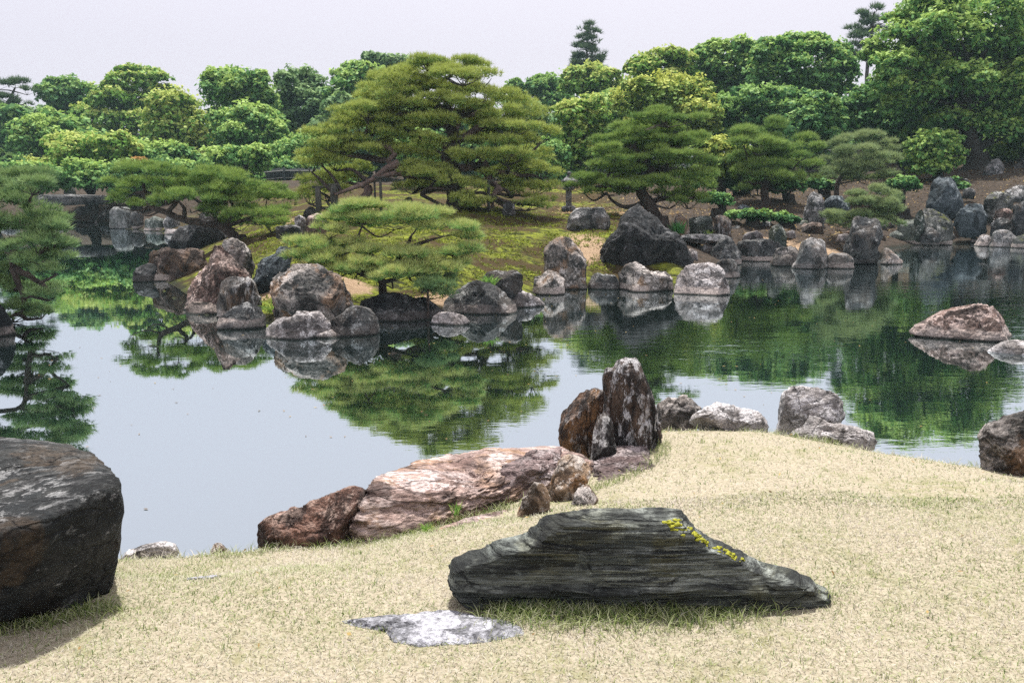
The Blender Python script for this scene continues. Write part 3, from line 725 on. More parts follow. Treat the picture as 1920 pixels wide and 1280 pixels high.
hull_rock('rock', 'low pink ledge along the grass in front of the broad pink rock', [P(776, 1014, 3.98), P(860, 996, 4.05), P(972, 968, 4.28), P(800, 998, 4.02), P(838, 982, 4.14), P(905, 963, 4.28), P(962, 951, 4.40), P(970, 960, 4.34), P(780, 1050, 4.0), P(870, 1035, 4.06), P(970, 1000, 4.3), P(900, 1000, 4.4)], 'pinkbed', 5, 23, 'rock', 0.07, 40, (0.6, 1, 2))
NEAR = [
 ('rock', 'rusty brown leaning rock against the tall standing stone', ('d', 5.75), .30, 'rust', 6, '1043,840 1050,795 1060,762 1088,738 1112,724 1134,716 1142,760 1140,850 1080,858', dict(chops=6, amp=0.075, aniso=(1, 1, .6))),
 ('rock', 'small ochre rock peeping out behind the leaning brown rock', ('d', 6.05), .5, 'orange', 4, '1046,815 1052,772 1064,756 1080,752 1085,820', {}),
 ('standing_stone', 'tall dark standing stone with pale flecks at the lawn tip', ('d', 5.5), .34, 'tall', 6, '1130,708 1136,693 1152,686 1158,671 1178,667 1194,668 1210,702 1226,742 1234,800 1236,848 1195,858 1140,860 1118,850 1132,800 1137,755', dict(chops=5, amp=0.090, aniso=(1.3, 1.3, .5))),
 ('rock', 'narrow white-flecked rock wedged between the two standing stones', ('d', 5.25), .5, 'streak', 5, '1104,856 1112,815 1126,768 1136,762 1150,800 1160,858', {}),
 ('rock', 'ochre and grey lumpy rock between the pink and mauve rocks', ('l', 0), .45, 'orange', 5, '1026,930 1036,890 1050,853 1080,847 1100,862 1110,885 1085,922 1052,942', dict(amp=0.090)),
 ('rock', 'reddish brown creviced rock on the shore left of the pink rock', ('d', 4.22), .34, 'redbrown', 6, '472,1022 482,985 502,968 545,952 590,934 632,918 660,912 684,914 690,1015 600,1022 540,1026', dict(amp=0.075)),
 ('rock', 'rounded pinkish rock on the grass edge in front of the ochre rock', ('l', 0), .45, 'orange', 5, '962,962 982,928 1002,905 1018,908 1032,932 1032,958 1000,970', dict(amp=0.075)),
 ('rock', 'pointed grey rock on the grass edge in front of the mauve rock', ('l', 0), .45, 'mottled', 5, '1064,948 1078,918 1097,890 1112,912 1124,938 1108,952', dict(amp=0.075)),
 ('rock', 'small triangular pink rock at the near foot of the pink rock', ('l', 0), .4, 'pinkbed', 4, '702,1022 714,996 728,981 752,992 772,1004 765,1018', {}),
 ('rock', 'dark lumpy shore rock right of the tall standing stone', ('d', 6.3), .4, 'mottled', 5, '1230,795 1234,752 1248,742 1262,746 1285,741 1304,752 1315,766 1302,790 1270,798', dict(amp=0.105)),
 ('rock', 'low white flat rock on the far lawn edge', ('d', 6.1), .3, 'shorepale', 5, '1292,792 1304,774 1325,764 1352,757 1382,764 1425,770 1450,778 1448,798 1400,802 1345,798', dict(amp=0.090, aniso=(.7, 1, 1.6))),
 ('rock', 'rounded whitish rock standing at the water beyond the lawn', ('d', 6.6), .35, 'shorepale', 5, '1460,800 1468,762 1474,738 1490,724 1520,720 1548,724 1566,738 1580,752 1584,775 1570,800 1500,808', dict(amp=0.075)),
 ('rock', 'whitish cracked ledge stepping down the lawn edge to the water', ('d', 5.95), .26, 'shorepale', 5, '1466,808 1470,786 1482,774 1522,776 1560,790 1602,796 1618,804 1632,808 1650,832 1630,842 1580,836 1520,822', dict(amp=0.090, aniso=(.8, 1, 1.6))),
 ('boulder', 'tall brown boulder with pale top cut by the right frame edge', ('l', 0), .4, 'mottled', 6, '1838,872 1850,835 1860,806 1874,786 1905,774 1940,768 1985,790 2010,840 2010,895 1920,885', dict(amp=0.075)),
 ('rock', 'low rounded grey rock at the water beside the dark boulder', ('d', 4.35), .3, 'shorepale', 5, '215,1044 240,1030 272,1020 305,1014 325,1018 342,1040 300,1050', dict(amp=0.045)),
 ('rock', 'tiny pinkish rock at the water edge left of the red-brown rock', ('d', 4.22), .45, 'orange', 4, '384,1044 392,1026 404,1014 418,1019 432,1032 436,1044', dict(amp=0.060)),
]
ISLE = [
 ('rock', 'large humped brown rock alone in the water, ochre tide band', ('w', 640), .38, 'pinkish', 6, '1704,624 1722,610 1738,606 1782,583 1832,571 1868,575 1890,592 1902,618 1904,640 1880,650 1800,646 1745,634', dict(amp=0.053, e=.55)),
 ('rock', 'low pale grey wedge rock in the water beside the humped brown rock', ('w', 666), .4, 'shorepale', 5, '1852,655 1868,646 1885,641 1905,638 1950,645 1990,660 1985,674 1890,670', dict(amp=0.060)),
 ('rock', 'small black rock in water at the island\'s far left tip', ('w', 529), .5, 'black', 4, '252,522 256,500 270,490 292,496 296,528 272,530', {}),
 ('rock', 'dark brown blocky rock with orange foot left of the arched rock', ('w', 527), .42, 'brown', 5, '274,526 277,480 282,467 312,464 332,474 336,527', {}),
 ('rock', 'brown arched rock with white rim beside the peaked pink rock', ('w', 530), .42, 'brown', 5, '322,528 320,468 338,460 356,462 378,470 388,500 386,528', {}),
 ('rock', 'big black ribbed rock under the leaning pine', ('w', 486), .42, 'black', 5, '318,486 326,452 340,426 366,412 392,416 420,428 436,460 436,490', {}),
 ('rock', 'large peaked pinkish rock on the island\'s left shore', ('w', 583), .38, 'pinkish', 6, '343,582 352,545 360,505 372,494 386,475 404,456 422,455 436,470 452,492 468,515 472,550 462,585', dict(amp=0.090)),
 ('rock', 'pale topped rock behind the peaked pinkish rock', ('d', 17.2), .4, 'mottled', 5, '412,460 424,447 440,445 458,458 470,478 478,500 460,515 425,510', {}),
 ('rock', 'white-streaked upright rock in front of the peaked pinkish rock', ('w', 598), .36, 'streak', 5, '404,600 408,560 416,525 432,510 456,510 476,530 488,560 490,602', dict(amp=0.075)),
 ('rock', 'low dark ledge in water below the peaked pinkish rock', ('w', 590), .35, 'brown', 4, '342,586 350,566 368,560 398,560 414,570 414,592', {}),
 ('rock', 'rounded dark grey rock in water beneath the streaked rock', ('w', 618), .4, 'dark', 5, '409,610 416,586 432,574 462,567 482,574 492,588 496,614 455,622', dict(amp=0.060)),
 ('rock', 'bluish crystalline rock between the peaked and the mottled rock', ('d', 16.6), .4, 'bluish', 5, '466,535 474,502 490,486 512,476 520,464 538,458 544,478 540,505 536,535', {}),
 ('rock', 'great mottled rock with ochre left edge before the round bonsai pine', ('w', 612), .33, 'mottled', 6, '512,606 516,560 516,520 522,500 534,488 556,487 578,492 602,497 626,508 644,532 658,560 664,590 650,612 580,616', dict(amp=0.083)),
 ('rock', 'thin pale ledge jutting over water below the great mottled rock', ('w', 636), .26, 'pale', 5, '491,634 497,608 520,600 552,598 556,586 580,582 612,586 618,606 640,612 620,630 540,632', dict(amp=0.090, aniso=(.6, 1, 2))),
 ('rock', 'dark rounded rock at the foot of the great mottled rock', ('w', 632), .42, 'dark', 5, '606,628 622,600 644,580 668,572 694,578 706,600 712,624 700,634 650,632', {}),
 ('rock', 'small mossy white stone in the water beside the pale ledge', ('w', 634), .5, 'pale', 4, '588,634 598,622 622,618 640,624 644,634 615,638', {}),
 ('rock', 'long dark undercut bank rock below the round bonsai pine', ('w', 602), .26, 'black', 5, '655,604 662,572 676,560 740,552 800,558 832,570 842,600 760,606', {}),
 ('rock', 'small flat white rock in the shadowed water under the bank', ('w', 611), .42, 'pale', 5, '808,606 812,592 828,586 850,585 872,594 884,605 860,614 825,612', dict(amp=0.075)),
 ('rock', 'dark sloping triangular rock right of the undercut bank', ('w', 590), .34, 'dark', 5, '822,590 836,562 856,545 874,530 892,527 918,534 948,548 968,568 971,592 890,594', {}),
 ('rock', 'low pale pink rock in water right of the triangular rock', ('w', 577), .45, 'pale', 4, '944,578 946,556 962,546 990,546 1010,558 1022,570 1000,580', {}),
 ('rock', 'dark ledge with green tuft above the triangular rock', ('d', 16.6), .35, 'dark', 4, '902,545 906,512 930,506 962,505 984,518 984,546', {}),
 ('rock', 'squat dark rock left of the flecked upright rock', ('w', 553), .42, 'mottled', 5, '998,552 1002,520 1018,509 1042,508 1058,524 1058,554', {}),
 ('rock', 'upright white-flecked rock on the mossy shore', ('w', 543), .4, 'mottled', 5, '1022,520 1020,480 1028,452 1046,446 1068,448 1086,466 1097,500 1101,540 1070,546 1050,530', dict(amp=0.075)),
 ('rock', 'low dark shore slab between the flecked and the two-tone rock', ('w', 543), .35, 'dark', 4, '1100,543 1102,518 1120,512 1150,513 1162,520 1162,545', {}),
 ('rock', 'towering dark peaked rock, tallest on the island shore', ('w', 528), .34, 'black', 6, '1116,512 1122,490 1136,462 1158,436 1172,404 1186,390 1202,385 1216,396 1236,420 1262,440 1284,462 1298,492 1302,520 1230,530 1150,528', dict(amp=0.090, chops=13)),
 ('rock', 'two-tone pale and ochre rock at the foot of the dark peak', ('w', 547), .4, 'mottled', 5, '1158,546 1161,512 1172,496 1190,490 1208,496 1218,508 1248,509 1262,520 1264,546 1210,550', dict(amp=0.075)),
 ('boulder', 'pale round-shouldered boulder with white foot on the shore', ('w', 554), .4, 'pale', 6, '1260,550 1264,530 1274,508 1290,493 1316,490 1342,491 1358,504 1364,530 1368,546 1330,556 1290,556', dict(amp=0.053, e=.55)),
 ('rock', 'small dark rock tucked behind the pale boulder', ('w', 522), .45, 'dark', 4, '1343,524 1342,494 1356,485 1376,485 1386,500 1384,524', {}),
 ('rock', 'flat-topped trapezoid rock on the moss by the stone lantern', ('d', 24.0), .3, 'grey', 5, '1061,424 1066,404 1080,391 1104,389 1130,390 1142,408 1151,426 1100,430', dict(amp=0.060, e=.5)),
 ('rock', 'upright pinkish rock behind the round bonsai pine', ('d', 21.0), .4, 'pinkish', 4, '574,447 573,415 580,400 596,396 610,408 614,425 606,445', {}),
 ('rock', 'pale rock beside the upright pinkish rock', ('d', 21.6), .4, 'pale', 4, '548,432 552,408 562,402 572,408 576,430', {}),
 ('rock', 'dark ledge in the moss near the upright pinkish rock', ('d', 20.5), .3, 'dark', 4, '512,440 516,424 540,421 562,424 566,440', {}),
 ('rock', 'dark pointed stone on the sand below the great pine', ('d', 26.0), .4, 'dark', 4, '751,392 754,376 764,367 772,370 779,392', {}),
 ('rock', 'small grey stone right of the dark pointed stone', ('d', 26.2), .4, 'grey', 3, '779,392 784,381 794,379 803,391', {}),
 ('rock', 'second small grey stone from the dark pointed stone', ('d', 26.4), .4, 'grey', 3, '808,391 812,382 822,380 832,390', {}),
 ('rock', 'round grey rock under the great pine\'s right limb', ('d', 24.8), .4, 'grey', 4, '940,398 943,382 955,377 964,383 966,396', {}),
 ('rock', 'dark rock on the sand behind the tall post near the left pines', ('d', 25.5), .4, 'dark', 4, '568,402 572,390 584,386 594,392 596,404', {}),
 ('rock', 'pale narrow upright rock against the dark peak\'s right side', ('w', 510), .4, 'pale', 4, '1288,508 1290,462 1296,452 1308,452 1308,508', {}),
 ('rock', 'grey rock seen under the leaning pine boughs', ('d', 23.5), .4, 'pale', 4, '368,412 374,400 390,396 402,400 408,414', {}),
]
RIGHTS = [
 ('stone_slab', 'thin flat slab bridging the gap right of the dark peak', ('d', 26.2), .35, 'grey', 4, '1268,452 1272,442 1300,439 1350,439 1372,443 1374,450 1330,454', dict(e=.4, amp=.04, chops=3, ext=.02)),
 ('rock', 'dark wall rock below the thin slab', ('w', 494), .3, 'dark', 4, '1306,494 1308,456 1340,452 1352,470 1350,494', {}),
 ('rock', 'dull purple-grey rounded rock under the slab\'s right end', ('w', 497), .42, 'dark', 5, '1330,496 1336,462 1350,448 1364,443 1378,452 1388,476 1388,498', {}),
 ('rock', 'broad dark shore rock with pink tide band in the small cove', ('w', 491), .3, 'dark', 5, '1382,492 1384,458 1402,450 1440,450 1476,454 1482,492', dict(e=.5)),
 ('rock', 'tall mossy grey wall stone beside the ochre-faced stone', ('d', 28.2), .3, 'streak', 4, '1337,442 1340,408 1348,399 1364,400 1370,415 1372,442', {}),
 ('rock', 'dark square wall stone left of the tall mossy stone', ('d', 28.5), .3, 'green', 4, '1292,440 1294,408 1312,404 1336,406 1338,440', {}),
 ('rock', 'ochre-faced leaning stone at the pine\'s foot', ('d', 27.5), .35, 'mottled', 4, '1262,440 1266,405 1276,396 1288,400 1295,438', {}),
 ('rock', 'low dull rock on the slope above the thin slab', ('d', 29.5), .4, 'dark', 4, '1370,446 1372,428 1384,422 1396,432 1398,446', {}),
 ('rock', 'pale long stone behind the sandy cove', ('d', 27.0), .35, 'pale', 3, '1392,446 1398,437 1420,432 1432,438 1434,447', {}),
 ('rock', 'broad grey-green rock on the bare slope', ('d', 30.5), .35, 'green', 4, '1388,434 1394,414 1412,410 1424,418 1428,436', {}),
 ('rock', 'knobbly grey rock with white lichen tufts beside the dark mound', ('d', 30.0), .35, 'grey', 4, '1422,440 1424,418 1434,411 1448,414 1450,440', {}),
 ('rock', 'round dark mound rock on the brown slope', ('d', 34.0), .4, 'bluish', 4, '1376,402 1380,388 1392,383 1404,388 1408,404', {}),
 ('rock', 'knobbed upright dark rock on the sandy point', ('d', 26.6), .4, 'green', 4, '1441,462 1444,428 1456,420 1466,410 1474,424 1474,458 1460,465', {}),
 ('rock', 'flat dark rock lying on the shore of the sandy point', ('w', 499), .35, 'mottled', 4, '1448,498 1450,468 1470,462 1496,463 1506,480 1506,500', {}),
 ('rock', 'domed grey rock with tapering white foot on the sandy point', ('w', 505), .4, 'grey', 5, '1476,503 1492,492 1500,472 1506,454 1522,446 1536,443 1548,452 1553,470 1555,503 1520,507', dict(amp=0.053)),
 ('rock', 'flat pale block touching the domed grey rock', ('w', 504), .42, 'grey', 4, '1550,503 1552,480 1562,474 1588,474 1598,482 1602,502', dict(amp=0.060)),
 ('standing_stone', 'twin-headed dark standing stone at the tip of the point', ('w', 497), .34, 'dark', 5, '1590,494 1592,445 1598,418 1606,404 1614,398 1624,404 1632,396 1644,394 1650,410 1652,450 1656,495 1620,500', dict(amp=0.105)),
 ('rock', 'low pointed rock in water right of the twin-headed stone', ('w', 496), .42, 'mottled', 4, '1652,495 1652,474 1664,464 1678,476 1694,491 1680,498', {}),
 ('rock', 'tall lichened upright rock on the brown slope', ('d', 31.0), .3, 'grey', 5, '1504,442 1508,395 1514,370 1526,358 1540,362 1546,385 1548,440', {}),
 ('rock', 'dark round boulder behind the lichened upright rock', ('d', 32.5), .35, 'bluish', 4, '1544,402 1546,374 1560,366 1580,366 1594,380 1598,402', {}),
 ('rock', 'brown dome under the lichened upright rock', ('d', 29.0), .38, 'brown', 4, '1500,446 1506,424 1522,417 1542,419 1550,446', {}),
 ('rock', 'small white stone beside the knobbed upright rock', ('d', 28.0), .4, 'pale', 3, '1472,442 1476,434 1488,431 1496,440', {}),
 ('rock', 'small white flat stone left of the twin-headed stone', ('d', 27.4), .4, 'pale', 3, '1566,452 1572,440 1590,436 1600,446', {}),
 ('stone_block', 'squared green-grey block of the far shore wall', ('w', 459), .3, 'green', 4, '1682,458 1684,418 1690,412 1720,412 1726,420 1727,459', dict(e=.4, chops=4, amp=.03)),
 ('rock', 'slim pale upright stone leaning on the squared block', ('d', 32.6), .4, 'green', 4, '1716,440 1718,385 1724,376 1732,392 1736,440', {}),
 ('rock', 'big brown-green rock behind the white water-edge stones', ('d', 33.4), .35, 'mossy', 5, '1728,452 1732,405 1740,384 1758,392 1780,404 1786,430 1784,454', {}),
 ('rock', 'sloping dark ledge above the white water-edge stone', ('d', 32.4), .3, 'dark', 4, '1726,450 1730,424 1744,424 1762,438 1770,452', {}),
 ('rock', 'white low stone at the water below the sloping ledge', ('w', 459), .4, 'pale', 4, '1733,458 1736,447 1752,445 1770,448 1773,458', {}),
 ('rock', 'small pointed white stone on the far water edge', ('w', 452), .5, 'pale', 3, '1770,451 1776,440 1788,437 1794,444 1788,452', {}),
 ('standing_stone', 'tall bluish standing stone, largest on the right bank', ('d', 35.5), .26, 'bluish', 5, '1738,404 1742,360 1750,338 1764,326 1784,325 1796,336 1802,370 1802,404', dict(amp=0.060)),
 ('rock', 'squared blue-grey rock below the tall bluish stone', ('d', 34.2), .3, 'bluish', 5, '1786,430 1792,400 1802,386 1820,382 1846,383 1852,400 1850,432', dict(e=.45)),
 ('rock', 'dark arched mossy rock above the squared blue rock', ('d', 36.0), .3, 'mossy', 5, '1838,400 1846,372 1862,360 1880,358 1896,366 1904,384 1906,404', {}),
 ('rock', 'grey rounded upright stone by the fence at the hill top', ('d', 43.0), .3, 'grey', 4, '1842,334 1848,308 1858,297 1874,297 1882,312 1884,334', {}),
 ('rock', 'dark pointed stone by the fence at the right edge', ('d', 44.5), .3, 'dark', 4, '1896,324 1904,310 1916,300 1934,302 1944,326', {}),
 ('rock', 'pale grey wedge rock high on the right bank', ('d', 38.0), .35, 'grey', 4, '1882,370 1890,352 1902,344 1922,346 1940,362 1938,374', {}),
 ('rock', 'pink-topped block stacked on the right bank', ('d', 34.0), .35, 'pinkish', 4, '1864,420 1866,394 1872,388 1892,389 1898,400 1898,422', {}),
 ('rock', 'dark block under the pink-topped block', ('d', 33.6), .35, 'dark', 4, '1858,440 1860,414 1876,408 1894,412 1898,440', {}),
 ('rock', 'tall dark rock at the right edge of the bank', ('d', 33.0), .3, 'dark', 5, '1892,440 1898,400 1908,375 1922,362 1950,370 1960,440', {}),
 ('rock', 'white leaning stone at the foot of the right bank', ('w', 462), .42, 'pale', 4, '1826,460 1834,446 1846,440 1860,442 1862,462', {}),
 ('rock', 'grey hooded rock in water at the right edge', ('w', 464), .4, 'grey', 4, '1854,462 1862,440 1874,428 1892,428 1902,440 1906,464', {}),
 ('rock', 'low mossy stone at the waterline cut by the right frame edge', ('w', 466), .4, 'mossy', 4, '1900,464 1904,446 1920,438 1950,442 1960,466', {}),
 ('rock', 'dark mossy ledge along the water below the squared blue rock', ('w', 455), .25, 'mossy', 4, '1790,455 1796,438 1815,434 1840,436 1850,444 1846,456', {}),
 ('rock', 'small square dark stone on the sunlit slope', ('d', 38.0), .4, 'dark', 3, '1806,366 1808,354 1822,351 1828,358 1828,368', {}),
 ('rock', 'square cut stone with flat cap on the sunlit slope', ('d', 41.0), .35, 'green', 3, '1858,350 1860,336 1880,335 1884,340 1880,352', dict(e=.4)),
 ('rock', 'low pale rock between the hill stones', ('d', 40.0), .35, 'grey', 3, '1796,348 1800,336 1812,334 1818,342 1812,350', {}),
 ('rock', 'grey stone under the pale blue pine', ('d', 37.0), .4, 'grey', 3, '1644,358 1647,346 1658,341 1668,346 1670,360', {}),
]
LEFTS = [
 ('stone_bridge', 'long thick single-slab stone bridge over the inlet', ('d', 48.0), .16, 'dark', 5, '58,384 62,368 90,364 130,364 170,365 205,368 214,374 212,382 150,384 90,386', dict(e=.42, amp=.03, chops=3, ext=.0)),
 ('rock', 'broad pale wall rock below the stone bridge\'s left end', ('w', 413), .3, 'grey', 4, '78,413 82,396 96,390 118,391 132,398 133,414', {}),
 ('rock', 'dark wall rock below the middle of the stone bridge', ('w', 415), .3, 'dark', 4, '130,415 134,394 150,387 176,388 190,398 194,416', {}),
 ('rock', 'grey wall rock at the stone bridge\'s right end', ('w', 417), .3, 'grey', 4, '184,417 187,398 198,392 210,398 211,418', {}),
 ('rock', 'small white stone in water under the stone bridge', ('w', 419), .5, 'pale', 3, '170,418 174,411 180,410 184,418', {}),
 ('rock', 'low pinkish stone at water under the bridge', ('w', 417), .4, 'pale', 3, '104,416 110,411 125,411 130,417', {}),
 ('stone_block', 'tall squared wall block with pale face by the inlet', ('w', 429), .3, 'cut', 4, '206,428 207,396 214,388 240,388 245,396 245,429', dict(e=.36, chops=3, amp=.025)),
 ('stone_block', 'dark wall block beside the pale squared block', ('w', 430), .3, 'dark', 4, '244,430 245,398 256,394 268,400 270,430', dict(e=.45)),
 ('stone_block', 'low mossy wall block with white foot', ('w', 433), .3, 'green', 4, '268,433 270,412 290,406 308,410 312,434', dict(e=.45, chops=4)),
 ('rock', 'upright grey stone behind the flat white stone', ('w', 434), .35, 'grey', 4, '306,434 307,402 314,393 326,395 335,412 337,434', {}),
 ('rock', 'flat white stone floating at the water by the upright grey stone', ('w', 440), .5, 'pale', 3, '302,438 310,430 326,429 338,434 338,441', {}),
 ('boulder', 'dark rock in the water cut by the left frame edge', ('w', 632), .4, 'black', 5, '-60,635 -50,570 -20,540 5,545 20,568 23,600 16,625 -10,637', {}),
 ('rock', 'low brown rock under the left pine by the bridge', ('w', 425), .35, 'grey', 4, '-10,426 0,412 25,408 38,414 40,427', {}),
 ('rock', 'tall grey garden stone standing beyond the bridge', ('d', 56.0), .3, 'green', 3, '118,364 121,352 130,349 140,354 142,366', {}),
]
sd_ = 100
for lst in (NEAR, ISLE, RIGHTS, LEFTS):
    for (nm, lab, anc, th, mt, lv, ol, kw) in lst:
        sd_ += 1
        cat = {'boulder': 'boulder', 'stone_bridge': 'stone bridge', 'stone_slab': 'stone slab', 'stone_block': 'stone block', 'standing_stone': 'standing stone'}.get(nm, 'rock')
        outline_rock(nm, lab, anc, th, mt, lv, ol, sd_, cat, **kw)
# yellow moss cushions on the slab's ridge
def cushion(name, pts, d, r0, parent, mat, seed, h=1.0):
    g = np.random.default_rng(seed); V, Q, n = [], [], 0
    vs, fs = ico(2)
    sv = np.empty(len(parent.data.vertices) * 3); parent.data.vertices.foreach_get('co', sv); sv = sv.reshape(-1, 3) + np.array(parent.location)
    for (u, v) in pts:
        for _ in range(12):
            c = P(u + g.normal(0, 9), v + 8 + g.normal(0, 5.0), d + g.normal(0, 0.012))
            c = sv[np.argmin(((sv - c) ** 2).sum(1))]
            rr = r0 * g.uniform(0.25, 0.85)
            V.append(vs * rr * (1 + 0.25 * g.normal(size=(len(vs), 1))) * np.array([1.3, 1, 0.7 * h]) + c); Q.append(fs + n); n += len(vs)
    V = np.concatenate(V); Q = np.concatenate(Q)
    o = link(name, np_mesh(name, V - np.array(parent.location), Q, mat, False, g.uniform(0.3, 1, len(Q))), parent, (0, 0, 0))
    o['kind'] = 'stuff'
    return o
slab = bpy.data.objects['schist_slab']
CUSH = leaf_mat('yellow_moss', (0.07, 0.075, 0.01), (0.17, 0.165, 0.02), (0.27, 0.25, 0.035), 0.2, 0.9)
cushion('moss_cushion', [(1255, 976), (1268, 982), (1280, 986), (1292, 988), (1304, 992), (1316, 999), (1328, 1003)], 2.91, 0.011, slab, CUSH, 1)
cushion('moss_cushion', [(1360, 1024), (1370, 1029), (1380, 1034), (1386, 1040)], 2.92, 0.008, slab, CUSH, 2)

# small stones strewn over the bare slope and along the right-hand waterline
g_ = np.random.default_rng(77)
for i in range(30):
    u, v, d_ = (g_.uniform(1345, 1740), g_.uniform(404, 448), None) if i < 20 else (g_.uniform(1690, 1900), g_.uniform(440, 456), None)
    lo_, hi_ = 24.0, 44.0
    for _ in range(30):                  # where the sight line meets the slope
        md = 0.5 * (lo_ + hi_); q_ = P(u, v, md)
        if q_[2] > lz(q_[0], md): lo_ = md
        else: hi_ = md
    d_ = md; wpx, hpx = g_.uniform(7, 17), g_.uniform(6, 12)
    ol = ' '.join('%.1f,%.1f' % (u + wpx * a * g_.uniform(.8, 1.15), v - hpx * b * g_.uniform(.8, 1.15)) for a, b in ((-1, 0), (-.8, .6), (-.25, 1), (.35, .9), (.85, .55), (1, 0), (.3, -.15)))
    outline_rock('stone', 'small grey stone lying on the bare brown slope among bigger rocks' if i < 20 else 'small dull stone at the right-hand waterline between bigger rocks', ('d', d_), .45, ('grey', 'dark', 'brown', 'mossy', 'green')[i % 5], 3, ol, 900 + i, 'stone', group='small stones on the bare slope' if i < 20 else 'small stones at the right-hand waterline')
# ------------------------------------------------------------------ trees
BARK = simple_mat('pine_bark', (0.022, 0.018, 0.016), (0.10, 0.075, 0.062), 9.0, 0.9, 0.9, (1, 1, 0.5))
BARKP = simple_mat('pinkish_bark', (0.07, 0.05, 0.043), (0.22, 0.155, 0.13), 9.0, 0.9, 0.8, (1, 1, 0.5))
BARKD = simple_mat('dark_bark', (0.018, 0.017, 0.015), (0.055, 0.048, 0.04), 6.0, 0.9, 0.9, (1, 1, 0.5))
LM = {
 'olive': leaf_mat('olive_pine_needles', (0.045, 0.080, 0.030), (0.125, 0.185, 0.060), (0.29, 0.315, 0.10), 0.2),
 'pine': leaf_mat('pine_needles', (0.026, 0.052, 0.026), (0.082, 0.140, 0.046), (0.20, 0.26, 0.08), 0.2),
 'bonsai': leaf_mat('bright_pine_needles', (0.036, 0.075, 0.032), (0.115, 0.205, 0.072), (0.34, 0.42, 0.15), 0.2),
 'cool': leaf_mat('cool_pine_needles', (0.024, 0.050, 0.032), (0.082, 0.135, 0.068), (0.19, 0.25, 0.12), 0.2),
 'pale': leaf_mat('pale_pine_needles', (0.045, 0.07, 0.048), (0.115, 0.155, 0.085), (0.21, 0.245, 0.13), 0.3),
 'far': leaf_mat('distant_pine_needles', (0.020, 0.044, 0.030), (0.050, 0.085, 0.050), (0.10, 0.14, 0.075), 0.25),
 'bright': leaf_mat('yellow_green_leaves', (0.028, 0.078, 0.026), (0.105, 0.20, 0.045), (0.32, 0.38, 0.11), 0.35),
 'mid': leaf_mat('mid_green_leaves', (0.017, 0.056, 0.026), (0.066, 0.150, 0.048), (0.25, 0.33, 0.10), 0.32),
 'deep': leaf_mat('deep_green_leaves', (0.013, 0.045, 0.026), (0.046, 0.118, 0.046), (0.18, 0.27, 0.085), 0.3),
 'bluish': leaf_mat('bluish_green_leaves', (0.020, 0.050, 0.028), (0.068, 0.125, 0.060), (0.17, 0.24, 0.11), 0.3),
 'red': leaf_mat('reddish_leaves', (0.07, 0.04, 0.02), (0.22, 0.10, 0.045), (0.34, 0.19, 0.08), 0.3),
 'yellowish': leaf_mat('yellowish_leaves', (0.034, 0.075, 0.024), (0.115, 0.18, 0.042), (0.33, 0.34, 0.09), 0.3),
 'rush': leaf_mat('rush_leaves', (0.016, 0.05, 0.02), (0.04, 0.12, 0.04), (0.10, 0.2, 0.06), 0.3),
}
def rdir(g, n):
    v = g.normal(size=(n, 3)); return v / np.linalg.norm(v, axis=1)[:, None]
def leaves(cs, rs, g, leaf, dens, light=0.0):
    """leaf faces over lumps: cs centres (n,3), rs radii (n,3)"""
    Pp, Nn, T, S = [], [], [], []
    for c, r in zip(cs, rs):
        r = np.asarray(r)
        lob = max(r[0], r[2]); br = 0.36 * min(r[0], r[2]) + 0.10 * lob
        ns = int(np.clip(7.0 * (r[0] * r[2] + r[0] * r[1]) / (br * br) * 0.42, 8, 30))
        dv = rdir(g, ns); dv[:, 2] = np.where(dv[:, 2] < -0.45, -dv[:, 2], dv[:, 2])
        sc = c + dv * r * g.uniform(0.62, 1.2, (ns, 1))
        sr = br * g.uniform(0.65, 1.25, ns)
        bt = g.normal(0, 0.10)
        for q, s, dq in zip(sc, sr, dv):
            nl = int(max(10, dens * 4.3 * s * s / (leaf * leaf)))
            d = rdir(g, nl); d[:, 2] = np.where((d[:, 2] < 0) & (g.random(nl) < 0.6), -d[:, 2], d[:, 2])
            d = d + dq * 0.35; d /= np.linalg.norm(d, axis=1)[:, None]
            rad = s * (1 - 0.55 * g.random(nl) ** 2.2) * (1 + 0.22 * g.normal(size=nl))
            Pp.append(q + d * rad[:, None] * np.array([1.15, 1.15, 0.85]))
            m = d + np.array([0, 0, 0.55]) + g.normal(0, 0.55, (nl, 3)); Nn.append(m / np.linalg.norm(m, axis=1)[:, None])
            T.append(np.clip(0.47 + bt + light + 0.04 + 0.10 * dq[2] + 0.42 * np.clip(d[:, 2], -0.3, 1) * (0.35 + 0.65 * max(0, dq[2] + 0.2)) + g.normal(0, 0.13, nl), 0, 1))  # tops paler: young growth, with lit tops and shaded undersides painted in
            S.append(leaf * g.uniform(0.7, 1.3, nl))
        ni = int(max(10, dens * 1.5 * r[0] * r[2] / (leaf * leaf)))      # inner leaves, tinted dark as shade within the crown
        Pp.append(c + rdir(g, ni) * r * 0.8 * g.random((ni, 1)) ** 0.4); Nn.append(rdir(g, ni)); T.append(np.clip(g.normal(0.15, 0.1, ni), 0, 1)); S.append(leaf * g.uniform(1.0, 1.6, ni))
    Pp, Nn, T, S = np.concatenate(Pp), np.concatenate(Nn), np.concatenate(T), np.concatenate(S)
    a = np.cross(Nn, rdir(g, len(Nn))); a /= np.linalg.norm(a, axis=1)[:, None] + 1e-9
    b = np.cross(Nn, a)
    L, Wd = (S * 0.62)[:, None], (S * 0.36)[:, None]
    v = np.stack([Pp - a * L, Pp + b * Wd - Nn * L * 0.1, Pp + a * L, Pp - b * Wd - Nn * L * 0.1], 1).reshape(-1, 3)
    f = np.arange(len(Pp) * 4, dtype=np.int32).reshape(-1, 4)
    return v, f, T
